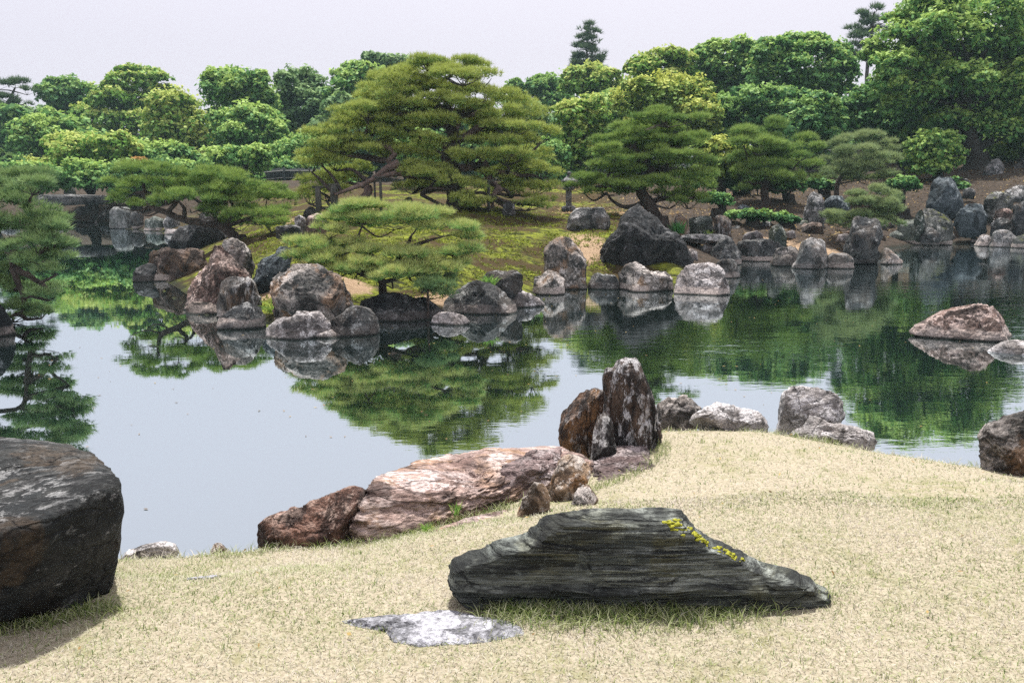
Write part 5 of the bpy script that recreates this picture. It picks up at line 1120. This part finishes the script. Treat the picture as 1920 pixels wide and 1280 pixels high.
# ---- leafy trees and shrubs behind
BT = [
 ('broadleaf_tree', 'dark vase-shaped tree alone against the sky at left', 86, 118, '125,166,30,12 95,170,20,8 150,178,20,12 112,184,32,14 138,196,28,14 120,210,24,14 128,224,20,12 108,198,20,12', 'deep', {}),
 ('broadleaf_tree', 'layered yellow-green tree with sky showing between its boughs', 80, 252, '258,136,34,7 228,150,30,8 286,150,30,8 205,166,30,8 255,164,40,9 300,172,24,8 215,184,34,10 262,190,36,9 180,198,28,9 232,206,42,11 282,210,32,11 155,214,24,9 200,226,38,11 248,232,40,12 165,244,28,10 215,250,36,10 290,236,26,12 275,256,30,12', 'bright', dict(dens=0.8, flat=0.9)),
 ('broadleaf_tree', 'tree with pale fresh leaf tips left of the clipped tree', 66, 335, '325,192,38,14 298,208,22,14 350,214,32,16 322,226,40,18 368,240,22,20 300,252,34,18 345,258,36,20 322,284,40,20 370,280,26,18 300,292,26,16', 'bright', dict(light=0.08)),
 ('broadleaf_tree', 'rounded clipped green tree with two tiers left of the great pine', 70, 440, '428,150,34,14 470,158,26,14 402,170,22,16 445,172,42,18 490,182,22,18 415,196,30,16 465,200,40,18 500,206,16,16', 'mid', {}),
 ('broadleaf_tree', 'dark-hearted clipped dome tree below the two-tier tree', 62, 462, '462,222,44,14 500,232,30,14 428,232,28,14 470,246,48,18 512,254,20,18 430,258,28,18 470,276,44,18 506,282,22,16 440,284,28,16', 'mid', dict(light=-0.04)),
 ('broadleaf_tree', 'bluish green bushy tree with a sky gap beside it', 74, 560, '560,146,30,11 538,158,22,12 586,164,26,12 545,178,26,14 578,188,34,16 610,196,24,16 560,208,36,18 600,222,38,20 545,236,32,20 585,252,42,22 620,250,26,20 545,270,34,22', 'bluish', {}),
 ('broadleaf_tree', 'tree with dark round top just left of the great pine\'s dome', 72, 672, '665,140,26,12 692,150,30,14 640,150,18,10 668,164,34,18 695,176,28,18 645,176,24,16 668,196,40,18 700,206,30,18 640,206,26,16', 'mid', dict(light=-0.02)),
 ('broadleaf_tree', 'thin pale tree top showing behind the great pine', 88, 720, '692,112,10,8 722,116,24,8 752,120,22,8 710,128,26,10 740,136,26,10 700,142,18,10', 'bluish', dict(dens=0.7)),
 ('broadleaf_tree', 'green tree filling the gap beneath the bluish tree', 58, 590, '570,290,36,18 610,290,34,18 540,300,28,18 585,312,40,16 550,320,24,12 622,312,24,14 530,326,18,10', 'mid', dict(light=-0.06)),
 ('broadleaf_tree', 'dark clipped tree with pale top near the left roofed wall', 64, 75, '72,240,40,11 108,244,24,10 45,256,26,12 80,260,42,16 50,276,28,16 85,280,32,16 120,258,18,10', 'mid', dict(light=0.0)),
 ('shrub', 'big bright yellow-green shrub beyond the stone bridge', 54, 168, '118,280,34,14 160,276,34,14 210,274,38,14 245,282,18,12 130,300,36,18 180,300,38,18 222,300,30,18 108,318,24,14 152,326,36,16 198,328,36,16 232,322,22,14 110,340,18,8', 'bright', dict(light=0.10, cat='shrub')),
 ('shrub', 'small bright shrub at the bridge\'s far end', 52, 92, '70,330,26,12 95,340,26,11 60,316,24,10 88,350,24,8 50,345,22,10', 'bright', dict(light=0.1, cat='shrub')),
 ('shrub', 'small reddish shrub above the leaning pine', 50, 262, '258,308,14,6 244,316,16,6 272,314,12,6 256,322,20,7', 'red', dict(cat='shrub')),
 ('shrub', 'dull green shrub between the bright shrub and the dome tree', 56, 310, '280,286,30,12 318,294,30,14 345,300,24,14 290,306,34,14 330,318,32,14 300,326,30,10', 'mid', dict(light=-0.05, cat='shrub')),
 ('shrub', 'bright green shrub in front of the dome tree', 48, 445, '405,302,26,13 440,298,28,14 478,296,24,12 420,318,32,14 462,316,34,14 490,308,14,10 445,332,38,12 410,336,22,8', 'mid', dict(light=0.06, cat='shrub')),
 ('broadleaf_tree', 'dark small-leaved tree just right of the great pine\'s dome', 80, 1030, '1030,160,28,10 1008,170,16,10 1050,172,20,12 1025,182,32,14 1045,196,24,14 1015,200,18,12 965,168,16,8 980,178,16,8', 'deep', {}),
 ('broadleaf_tree', 'bright tree below the lone tall conifer', 72, 1108, '1110,140,28,10 1080,148,22,11 1142,150,26,11 1105,160,38,14 1075,168,22,12 1145,168,24,12 1115,180,36,14 1160,176,14,10', 'bright', dict(light=0.06)),
 ('broadleaf_tree', 'pale leafed tree behind the stone lantern', 46, 1090, '1078,204,24,11 1108,198,24,12 1062,222,20,14 1092,224,32,16 1125,224,18,14 1060,250,20,16 1095,254,34,18 1122,256,18,16 1075,282,28,16 1108,288,26,16 1062,304,18,12 1090,316,30,12', 'bright', dict(light=0.05)),
 ('broadleaf_tree', 'mid green tree between the pale tree and the great dome', 56, 1150, '1148,196,24,13 1172,212,22,14 1140,222,24,16 1165,238,26,16 1145,256,24,16 1170,266,24,14', 'mid', dict(light=0.06)),
 ('broadleaf_tree', 'upright light tree top above the great green dome', 62, 1235, '1208,118,20,9 1242,108,28,9 1272,114,22,9 1190,130,14,8 1222,132,34,12 1262,134,32,12 1205,148,28,12 1245,154,38,12 1285,146,18,11', 'bright', dict(light=0.02)),
 ('broadleaf_tree', 'great yellow-green domed tree above the layered pine', 50, 1250, '1250,162,46,13 1208,172,34,13 1292,172,34,14 1180,190,28,14 1235,188,44,16 1280,194,42,16 1318,196,20,14 1200,210,40,16 1250,216,46,16 1302,218,34,16 1335,222,14,14 1225,234,40,14 1280,238,40,14 1325,242,22,12', 'yellowish', dict(light=0.02)),
 ('broadleaf_tree', 'tall dark green tree right of the great dome', 64, 1365, '1345,92,24,9 1382,90,32,10 1402,104,20,10 1320,104,20,10 1355,110,40,14 1396,122,26,14 1328,130,24,14 1370,136,42,16 1405,146,20,14 1345,156,30,16 1385,166,34,16 1360,186,36,16', 'mid', dict(light=0.0)),
 ('broadleaf_tree', 'broad dark evergreen with an even top, left of the lone pine', 60, 1490, '1448,88,24,9 1480,82,28,9 1516,80,30,9 1552,90,28,10 1574,104,20,11 1440,106,22,13 1475,106,38,15 1520,106,42,16 1562,120,30,15 1590,134,18,11 1450,130,36,17 1500,134,42,17 1548,146,40,17 1430,154,32,17 1475,162,44,18 1525,170,44,18 1570,164,30,15', 'mid', dict(light=-0.04)),
 ('broadleaf_tree', 'deep green tree mass below the even-topped evergreen', 52, 1420, '1385,196,34,16 1430,192,40,16 1478,196,42,16 1360,216,30,16 1405,222,42,18 1455,226,44,18 1505,212,36,16 1375,244,34,16 1340,262,24,14 1420,246,40,14', 'deep', dict(light=0.0)),
 ('broadleaf_tree', 'thin dusky tree before the dark fence', 46, 1535, '1535,196,24,12 1515,212,24,14 1550,218,26,16 1520,236,30,16 1555,246,28,16 1530,264,32,16 1565,270,26,14 1525,288,28,12', 'deep', dict(light=-0.03, dens=0.7)),
 ('broadleaf_tree', 'towering camphor tree with yellow lower bough, tallest at right', 46, 1822, '1725,14,38,12 1778,4,48,14 1836,8,50,14 1892,14,40,13 1940,24,34,14 1700,36,34,11 1752,36,42,16 1812,38,48,18 1872,44,44,18 1925,56,36,18 1690,62,42,12 1742,66,46,18 1800,74,50,20 1856,84,46,18 1905,96,40,20 1950,100,36,20 1668,92,44,13 1720,100,48,18 1780,112,52,20 1838,122,48,20 1890,138,46,22 1940,150,40,22 1642,112,28,11 1690,128,44,16 1745,142,50,20 1806,156,52,20 1860,170,50,22 1915,190,46,24 1665,156,34,14 1715,172,46,18 1770,186,50,20 1830,204,50,22 1885,220,46,22 1940,230,40,22 1690,202,38,16 1740,216,44,18 1790,232,46,16 1842,240,46,16 1895,254,40,14 1950,260,34,16', 'mid', dict(trunk_r=0.52, deep=0.8, light=0.12)),
 ('broadleaf_tree', 'dark deep-shaded tree left of the camphor trunk', 49, 1700, '1640,186,34,14 1610,206,30,13 1660,210,36,16 1590,228,28,12 1630,236,40,16 1690,236,38,16 1665,258,40,16 1710,262,34,16 1600,252,30,12 1690,284,38,16 1720,296,26,14', 'deep', dict(light=-0.08, trunk_r=0.4)),
 ('shrub', 'layered bright shrub beside the camphor trunk', 42, 1752, '1758,264,34,10 1735,276,30,9 1778,282,26,9 1750,292,36,10 1725,304,26,8 1770,308,28,9 1745,318,30,8', 'mid', dict(light=0.08, cat='shrub')),
 ('shrub', 'yellow-leafed shrub between the two middle pines', 38, 1350, '1352,276,32,10 1325,284,20,9 1378,288,24,11 1345,298,34,12 1380,310,22,12 1330,314,24,11 1360,326,30,11', 'yellowish', dict(cat='shrub')),
 ('shrub', 'brownish shrub before the fence at the right frame edge', 48, 1895, '1880,262,26,10 1910,258,26,10 1895,278,32,11 1925,282,24,12 1880,294,20,8', 'yellowish', dict(light=-0.15, cat='shrub')),
 ('shrub', 'small dark shrub under the tall bluish standing stone\'s left side', 36.5, 1695, '1690,346,20,8 1708,350,16,7 1676,352,14,6', 'deep', dict(cat='shrub', light=-0.14)),
 ('shrub', 'low clipped shrub below the mid green tiered pine', 36, 1478, '1470,350,20,7 1490,352,18,7 1455,356,14,6', 'deep', dict(cat='shrub', light=-0.14)),
 ('shrub', 'small green shrub at the layered pine\'s right foot', 31, 1345, '1338,374,18,7 1356,378,16,6', 'deep', dict(cat='shrub', light=-0.14)),
 ('shrub', 'low dark plant among the stones above the thin slab', 30, 1412, '1404,404,16,6 1420,408,16,6 1436,404,12,5', 'deep', dict(cat='shrub', light=-0.14)),
 ('shrub', 'low green shrub left of the pale blue-green pine\'s foot', 39, 1545, '1535,346,18,7 1552,350,16,6', 'deep', dict(cat='shrub', light=-0.14)),
 ('shrub', 'green shrub between the hill stones on the right bank', 40, 1792, '1786,346,16,7 1800,352,14,6', 'deep', dict(cat='shrub', light=-0.14)),
 ('shrub', 'low weeds shrub on the brown slope beside the lichened upright rock', 30, 1478, '1470,410,18,6 1486,414,14,5', 'deep', dict(cat='shrub', light=-0.14)),
 ('shrub', 'dark shrub under the yellow-leafed shrub', 39, 1395, '1340,344,26,9 1380,348,26,8 1360,338,30,9 1412,346,20,7', 'deep', dict(cat='shrub', light=-0.1)),
 ('shrub', 'green shrub behind the great pine\'s trunk', 40, 800, '790,270,34,14 820,296,34,14 770,300,28,12 800,316,34,12 835,286,24,12 760,280,20,12', 'mid', dict(cat='shrub', light=0.0)),
 ('shrub', 'dark green shrub behind the great pine\'s right boughs', 44, 955, '920,280,30,14 960,300,34,16 1000,310,30,16 1030,290,26,16 940,320,34,14 985,334,34,12 1035,326,24,14 1050,346,18,10', 'deep', dict(cat='shrub', light=0.02)),
 ('broadleaf_tree', 'distant green tree tops behind the left pine', 100, 60, '20,216,34,10 60,222,34,10 90,214,20,8 45,236,40,10 85,236,26,10', 'bluish', {}),
 ('broadleaf_tree', 'pale distant tree behind the layered tree', 105, 180, '170,262,36,8 205,256,34,8 140,256,26,8 225,264,26,8', 'bluish', dict(light=0.08)),
]
LOW = [(-20, 'dark shrub low at the left frame edge'), (60, 'round dark shrub left of the stone bridge'), (300, 'dark shrub behind the leaning pine\'s left bough'), (360, 'green shrub behind the leaning pine\'s middle'), (420, 'dark shrub under the bright green shrub'), (480, 'dark hedge shrub left of the low dark fence'), (540, 'dark hedge shrub behind the low dark fence'), (610, 'dark hedge shrub behind the great pine\'s left boughs'), (240, 'dark shrub below the reddish shrub'), (170, 'dark shrub under the big bright shrub')]
for i, (u, lab) in enumerate(LOW):
    g = np.random.default_rng(700 + i)
    bl = ' '.join('%d,%d,%d,%d' % (u + k * 24 + g.normal(0, 5), v + g.normal(0, 4), 24 + g.normal(0, 3), 11 + g.normal(0, 1.5)) for v in (322, 340, 352) for k in (-1, 0, 1))
    BT.append(('shrub', lab, (50 if u < 400 else 55) + g.uniform(-1, 2), u, bl, ('deep', 'mid')[i % 2], dict(light=-0.05, cat='shrub', dens=0.6)))
FILL = [(20, 225, 'dark tree filling the gap under the distant left pine'), (110, 228, 'dark tree behind the vase-shaped tree\'s foot'), (215, 268, 'dark low tree behind the layered tree'), (330, 262, 'dark tree behind the pale-tipped tree'), (415, 230, 'dark tree behind the two-tier clipped tree'), (505, 235, 'dark tree between the dome tree and the bluish tree'),
 (560, 215, 'dark tree behind the bluish tree'), (640, 200, 'dark tree left behind the great pine'), (720, 185, 'dark tree behind the great pine\'s left shoulder'), (800, 200, 'dark tree straight behind the great pine'), (890, 215, 'dark tree behind the great pine\'s right shoulder'), (970, 200, 'dark tree behind the great pine\'s right edge'), (1050, 215, 'dark tree behind the stone lantern\'s pale tree'),
 (1140, 190, 'dark tree behind the bright tree and conifer'), (1220, 175, 'dark tree behind the upright light tree'), (1310, 150, 'dark tree behind the great yellow-green dome'), (1390, 150, 'dark tree behind the tall dark green tree'), (1470, 165, 'dark tree left behind the even-topped evergreen'), (1545, 180, 'dark tree right behind the even-topped evergreen'), (1620, 190, 'dark tree under the lone distant pine'),
 (1700, 130, 'dark tree left behind the camphor'), (1780, 110, 'dark tree straight behind the camphor'), (1860, 100, 'dark tree right behind the camphor'), (1935, 110, 'dark tree behind the camphor at the frame edge')]
for i, (u, vt, lab) in enumerate(FILL):
    g = np.random.default_rng(900 + i); bl = []
    for v in np.arange(vt + 14, 345, 26):
        for k in (-1, 0, 1):
            if v < vt + 30 and k: continue
            bl.append('%d,%d,%d,%d' % (u + k * 34 + g.normal(0, 6), v + g.normal(0, 6), 30 + g.normal(0, 3), 15 + g.normal(0, 2)))
    bl = bl[:13]
    BT.append(('broadleaf_tree', lab, 69 + g.uniform(-3, 8), u, ' '.join(bl), ('deep', 'mid', 'deep', 'bluish')[i % 4], dict(light=-0.06, dens=0.3)))
for i, (nm, lab, d, bu, bl, mt, kw) in enumerate(BT):
    broad(nm, lab, d, bu, bl, mt, 200 + i, **kw)
# rushes and ferns at the water
def sprig_plant(name, label, u, v, d, n, L, w, mat, seed, lean=0.5, cat='plant', z=None):
    g = np.random.default_rng(seed)
    b = P(u, v, d)
    if z is not None: b[2] = z
    th = g.uniform(0, 2 * np.pi, n); ln = np.abs(g.normal(lean, 0.2, n))
    dv = np.stack([np.cos(th) * np.sin(ln), np.sin(th) * np.sin(ln), np.cos(ln)], 1)
    bs = g.normal(0, 0.05 * L / 0.3, (n, 3)); bs[:, 2] = -0.03
    s = np.cross(dv, rdir(g, n)); s /= np.linalg.norm(s, axis=1)[:, None]; s *= w / 2
    l = (L * g.uniform(0.6, 1.1, n))[:, None]
    m = bs + dv * l * 0.6; t = m + (dv + np.array([0, 0, -0.5])) * l * 0.45
    vv = np.stack([bs - s, bs + s, m + s, m - s, t], 1).reshape(-1, 3); i = np.arange(n)[:, None] * 5
    me = np_mesh(name, vv, [i + np.array([[0, 1, 2, 3]]), i + np.array([[3, 2, 4]])], LM[mat], False, np.tile(np.clip(g.normal(0.5, 0.2, n), 0, 1), 2))
    return link(name, me, None, b, label, cat)
sprig_plant('rush_clump', 'dark green rush clump beside the dark peaked rock', 1270, 436, 26.5, 130, 0.55, 0.02, 'rush', 1)
sprig_plant('grass_clump', 'bright grass tuft above the triangular rock', 917, 536, 16.2, 110, 0.34, 0.012, 'bright', 2)
sprig_plant('fern', 'pale fern by the great mottled rock', 512, 582, 15.0, 70, 0.42, 0.014, 'yellowish', 3, 0.9)
sprig_plant('grass_clump', 'bright weed tuft growing on the broad pink rock', 856, 955, 4.25, 22, 0.11, 0.004, 'bright', 4, 0.4)
sprig_plant('grass_clump', 'weed tuft between the pink rock and its low ledge', 800, 985, 4.1, 40, 0.07, 0.004, 'bright', 5, 0.7)
sprig_plant('grass_clump', 'weed tuft between the rounded and the ochre rock', 1050, 935, 4.4, 40, 0.08, 0.004, 'bright', 6, 0.6)
sprig_plant('grass_clump', 'pale weed tuft leaning beside the thin slab', 1330, 440, 26.6, 30, 0.3, 0.012, 'yellowish', 7, 0.6)
# ------------------------------------------------------------------ stone lantern, fences, walls, props
STONE = rock_mat('lantern_stone', (0.06, 0.065, 0.066), (0.16, 0.16, 0.16), (0.34, 0.34, 0.34), 0.57, 0.8, None, 0, 4.0, band=False)
def lantern():
    d = 32.5
    b = P(1066, 402, d); z0 = lz(b[0], d); m = PXM(360, d)
    top = P(1066, 321, d)[2]; H = top - z0
    base = np.array([b[0], d, z0 - 0.03])
    root = link('stone_lantern', None, None, base, 'grey stone lantern with onion finial on a tall pillar behind the great pine', 'stone lantern')
    def part(name, prof, n, rot=0.3, parent=root):
        mb = MB(); mb.lathe([(r, z) for r, z in prof], n, (0, 0, 0), rot); return link(name, mb.mesh(name, STONE), parent)
    h = H + 0.03
    part('base', [(0.0, 0), (0.30, 0), (0.30, 0.10 * h), (0.24, 0.13 * h), (0.0, 0.13 * h)], 6)
    part('pillar', [(0.13, 0.12 * h), (0.115, 0.3 * h), (0.135, 0.34 * h), (0.115, 0.38 * h), (0.125, 0.52 * h)], 12)
    part('platform', [(0.0, 0.51 * h), (0.15, 0.52 * h), (0.26, 0.56 * h), (0.26, 0.60 * h), (0.0, 0.605 * h)], 6)
    fb = part('firebox', [(0.0, 0.60 * h), (0.17, 0.60 * h), (0.17, 0.73 * h), (0.0, 0.73 * h)], 6)
    mb = MB()
    for k in range(6):
        a = 0.3 + math.pi / 3 * k + math.pi / 6
        mb.box((0.149 * math.cos(a), 0.149 * math.sin(a), 0.665 * h), (0.012, 0.10, 0.085 * h), a)
    link('window_opening', mb.mesh('window_opening', simple_mat('dark_opening', (0.004, 0.004, 0.004), (0.006, 0.006, 0.006))), fb)
    part('cap', [(0.0, 0.725 * h), (0.34, 0.735 * h), (0.35, 0.765 * h), (0.24, 0.80 * h), (0.13, 0.86 * h), (0.10, 0.885 * h), (0.0, 0.89 * h)], 6)
    part('finial', [(0.05, 0.88 * h), (0.09, 0.90 * h), (0.06, 0.915 * h), (0.10, 0.945 * h), (0.085, 0.975 * h), (0.0, 1.0 * h)], 12)
lantern()
# bamboo and board fences
BAMB = simple_mat('weathered_bamboo', (0.045, 0.05, 0.045), (0.13, 0.135, 0.12), 14, 0.8, 0.5, (6, 6, 0.4))
RAIL = simple_mat('pale_bamboo_rail', (0.13, 0.135, 0.125), (0.30, 0.30, 0.28), 6, 0.7, 0.3)
DARKW = simple_mat('dark_fence_wood', (0.015, 0.02, 0.022), (0.05, 0.06, 0.06), 8, 0.8, 0.4, (4, 4, 0.5))
def fence(label, a, b, h, rails, stake, mat, slat_stuff=True):
    a = np.array(a, float); b = np.array(b, float); L = np.linalg.norm(b - a); u = (b - a) / L
    rz = math.atan2(u[1], u[0]); root = link('bamboo_fence', None, None, (a[0], a[1], lz(a[0], a[1])), label, 'fence')
    o = np.array(root.location)
    g = np.random.default_rng(int(L * 10))
    mb = MB(); n = int(L / stake)
    for i in range(n):
        p = a + u * (i + 0.5) * stake; z = lz(p[0], p[1])
        hh = h + g.normal(0, 0.015)
        mb.box((p[0] - o[0], p[1] - o[1] + 0.03, z + hh / 2 - o[2]), (stake * 0.86, 0.03 + 0.02 * (i % 2), hh), rz)
    st = link('stakes', mb.mesh('stakes', mat), root); st['kind'] = 'stuff'
    npost = max(2, int(L / 1.8)); pm = None
    for i in range(npost + 1):
        p = a + u * L * i / npost; z = lz(p[0], p[1])
        mb = MB(); mb.lathe([(0.06, -0.1), (0.06, h + 0.08), (0.0, h + 0.09)], 8)
        link('post', mb.mesh('post', DARKW), root, (p[0] - o[0], p[1] - 0.05 - o[1], z - o[2]))
    for rr in rails:
        for i in range(npost):
            p = a + u * L * (i + 0.03) / npost; q = a + u * L * (i + 0.97) / npost
            mb = MB(); mb.tube([(p[0] - o[0], p[1] - 0.035 - o[1], lz(p[0], p[1]) + rr * h - o[2]), (q[0] - o[0], q[1] - 0.035 - o[1], lz(q[0], q[1]) + rr * h - o[2])], [0.028, 0.028], 6)
            link('rail', mb.mesh('rail', RAIL), root)
p1, p2 = P(1770, 330, 50), P(2080, 330, 52)
fence('weathered bamboo fence with pale rails behind the camphor trunk', p1[:2], p2[:2], 2.3, (0.14, 0.38, 0.64, 0.92), 0.055, BAMB)
p1, p2 = P(1500, 330, 54), P(1764, 330, 50.3)
fence('dark bamboo fence in shade behind the pale blue pine', p1[:2], p2[:2], 1.75, (0.2, 0.55, 0.9), 0.07, DARKW)
p1, p2 = P(470, 330, 53), P(600, 330, 51)
fence('low dark fence behind the mossy ground left of the great pine', p1[:2], p2[:2], 0.8, (0.3, 0.85), 0.08, DARKW)
p1, p2 = P(1100, 330, 56), P(1480, 330, 54.3)
fence('long dark fence behind the middle pines', p1[:2], p2[:2], 1.5, (0.3, 0.85), 0.08, DARKW)
# roofed garden wall far left
PLAST = simple_mat('white_plaster', (0.50, 0.50, 0.50), (0.66, 0.66, 0.65), 2, 0.9, 0.1)
TILE = simple_mat('grey_roof_tile', (0.10, 0.11, 0.12), (0.24, 0.25, 0.27), 4, 0.7, 0.3)
WOODD = simple_mat('dark_timber', (0.02, 0.02, 0.02), (0.05, 0.045, 0.04), 4, 0.8, 0.3)
def roofed_wall(label, u0, u1, d, vtop, wh):
    a, b = P(u0, vtop, d), P(u1, vtop, d)
    x0, x1, zt = a[0], b[0], a[2]; zb = lz((x0 + x1) / 2, d) - 0.1
    root = link('garden_wall', None, None, ((x0 + x1) / 2, d, zb), label, 'wall'); L = x1 - x0; H = zt - zb
    mb = MB(); mb.box((0, 0, (H - 0.75) / 2), (L, 0.5, H - 0.75)); link('wall_body', mb.mesh('wall_body', PLAST), root)
    mb = MB(); mb.box((0, 0, H - 0.7), (L, 0.62, 0.08)); link('eaves_beam', mb.mesh('eaves_beam', WOODD), root)
    rf = link('roof', None, root)
    n = int(L / 0.3); mesh = None
    for s in (-1, 1):
        mb = MB()
        p = [(-L / 2, s * 0.95, H - 0.62), (L / 2, s * 0.95, H - 0.62), (L / 2, 0, H - 0.12), (-L / 2, 0, H - 0.12), (-L / 2, s * 0.95, H - 0.70), (L / 2, s * 0.95, H - 0.70), (L / 2, 0, H - 0.22), (-L / 2, 0, H - 0.22)]
        mb.add(p, [(0, 1, 2, 3), (7, 6, 5, 4), (0, 4, 5, 1), (1, 5, 6, 2), (3, 2, 6, 7), (0, 3, 7, 4)])
        for i in range(n):
            x = -L / 2 + (i + 0.5) * 0.3
            mb.tube([(x, s * 0.97, H - 0.60), (x, s * 0.05, H - 0.11)], [0.06, 0.06], 6)
        o = link('tile_rows', mb.mesh('tile_rows', TILE), rf); o['kind'] = 'stuff'
    mb = MB(); mb.box((0, 0, H - 0.07), (L, 0.26, 0.22)); link('ridge', mb.mesh('ridge', TILE), rf)
roofed_wall('white plaster wall with grey tiled roof glimpsed at far left', -160, 60, 96, 262, 2)
roofed_wall('tiled roof wall glimpsed between the layered tree and bright shrub', 120, 275, 100, 259, 2)
def house(label, u0, u1, d, vridge, veave):
    a, b = P(u0, vridge, d), P(u1, veave, d)
    x0, x1, zr, ze = a[0], b[0], a[2], b[2]; cx = (x0 + x1) / 2; zb = lz(cx, d) - 0.2
    root = link('garden_house', None, None, (cx, d + 3, zb), label, 'building'); L = x1 - x0
    mb = MB(); mb.box((0, 0, (ze - zb) / 2), (L * 0.8, 4.4, ze - zb)); wb = link('wall', mb.mesh('wall', PLAST), root)
    for x in (-0.3, 0.0, 0.3):
        mb = MB(); mb.box((x * L, -2.23, (ze - zb) * 0.55), (0.14, 0.06, (ze - zb) * 0.9)); link('timber_post', mb.mesh('timber_post', WOODD), root)
    mb = MB(); mb.box((0.15 * L, -2.22, (ze - zb) * 0.6), (0.2 * L, 0.05, (ze - zb) * 0.4)); link('window', mb.mesh('window', simple_mat('dark_window', (0.01, 0.012, 0.014), (0.02, 0.02, 0.022), 2, 0.2, 0)), root)
    hz, he = zr - zb, ze - zb
    mb = MB()
    p = [(-L / 2, -3, he - 0.1), (L / 2, -3, he - 0.1), (L / 2, 3, he - 0.1), (-L / 2, 3, he - 0.1), (-L / 2 + 0.6, 0, hz), (L / 2 - 0.6, 0, hz), (-L / 2, -3, he + 0.08), (L / 2, -3, he + 0.08), (L / 2, 3, he + 0.08), (-L / 2, 3, he + 0.08)]
    mb.add(p, [(3, 2, 1, 0), (0, 1, 7, 6), (1, 2, 8, 7), (2, 3, 9, 8), (3, 0, 6, 9), (6, 7, 5, 4), (8, 9, 4, 5), (7, 8, 5, 5), (9, 6, 4, 4)])
    rf = link('roof', mb.mesh('roof', TILE), root)
    mb = MB(); mb.box((0, 0, hz), (L - 1.0, 0.35, 0.3)); link('ridge', mb.mesh('ridge', TILE), rf)
house('small white house with grey roof glimpsed between the clipped trees', 372, 440, 84, 182, 262)
# prop posts under the pines
POSTM = simple_mat('prop_post_wood', (0.03, 0.032, 0.028), (0.09, 0.085, 0.07), 8, 0.8, 0.4, (4, 4, 0.5))
for (u, v0, v1, d, rp, lab) in [(702, 340, 392, 24.9, .035, 'slim wooden prop under the great pine\'s left limb, shorter one'), (713, 334, 398, 24.7, .045, 'stouter wooden prop under the great pine\'s left limb'),
        (916, 340, 414, 25.2, .05, 'wooden prop under the great pine\'s right limb'), (596, 352, 412, 24.4, .09, 'thick grey post left of the great pine\'s low boughs'), (626, 348, 412, 24.6, .11, 'thick dark post under the great pine\'s lowest left bough')]:
    t_ = P(u, v0, d); z = lz(t_[0], d); h = t_[2] - z
    mb = MB(); mb.lathe([(0, -0.1), (rp, -0.1), (rp * 1.03, h * 0.5), (rp * 0.92, h), (0, h + 0.01)], 9)
    o = link('prop_post', mb.mesh('prop_post', POSTM, True), None, (t_[0], d, z), lab, 'post')
    mb = MB(); mb.box((0, 0, h + 0.02), (0.34, 0.10, 0.07)); link('crosspiece', mb.mesh('crosspiece', POSTM), o)
# ------------------------------------------------------------------ light summer haze over the garden
def haze():
    m = bpy.data.materials.new('summer_haze'); m.use_nodes = True
    nt = m.node_tree; nt.nodes.clear()
    out = nt.nodes.new('ShaderNodeOutputMaterial'); v = nt.nodes.new('ShaderNodeVolumePrincipled')
    v.inputs['Color'].default_value = (0.66, 0.95, 1.0, 1); v.inputs['Density'].default_value = HAZE_DENSITY; v.inputs['Anisotropy'].default_value = 0.0
    nt.links.new(v.outputs[0], out.inputs['Volume'])
    mb = MB(); mb.box((0, 200, 12), (870, 1030, 28))
    link('haze', mb.mesh('haze', m), None, kind='stuff')
HAZE_DENSITY = 0.00042
haze()
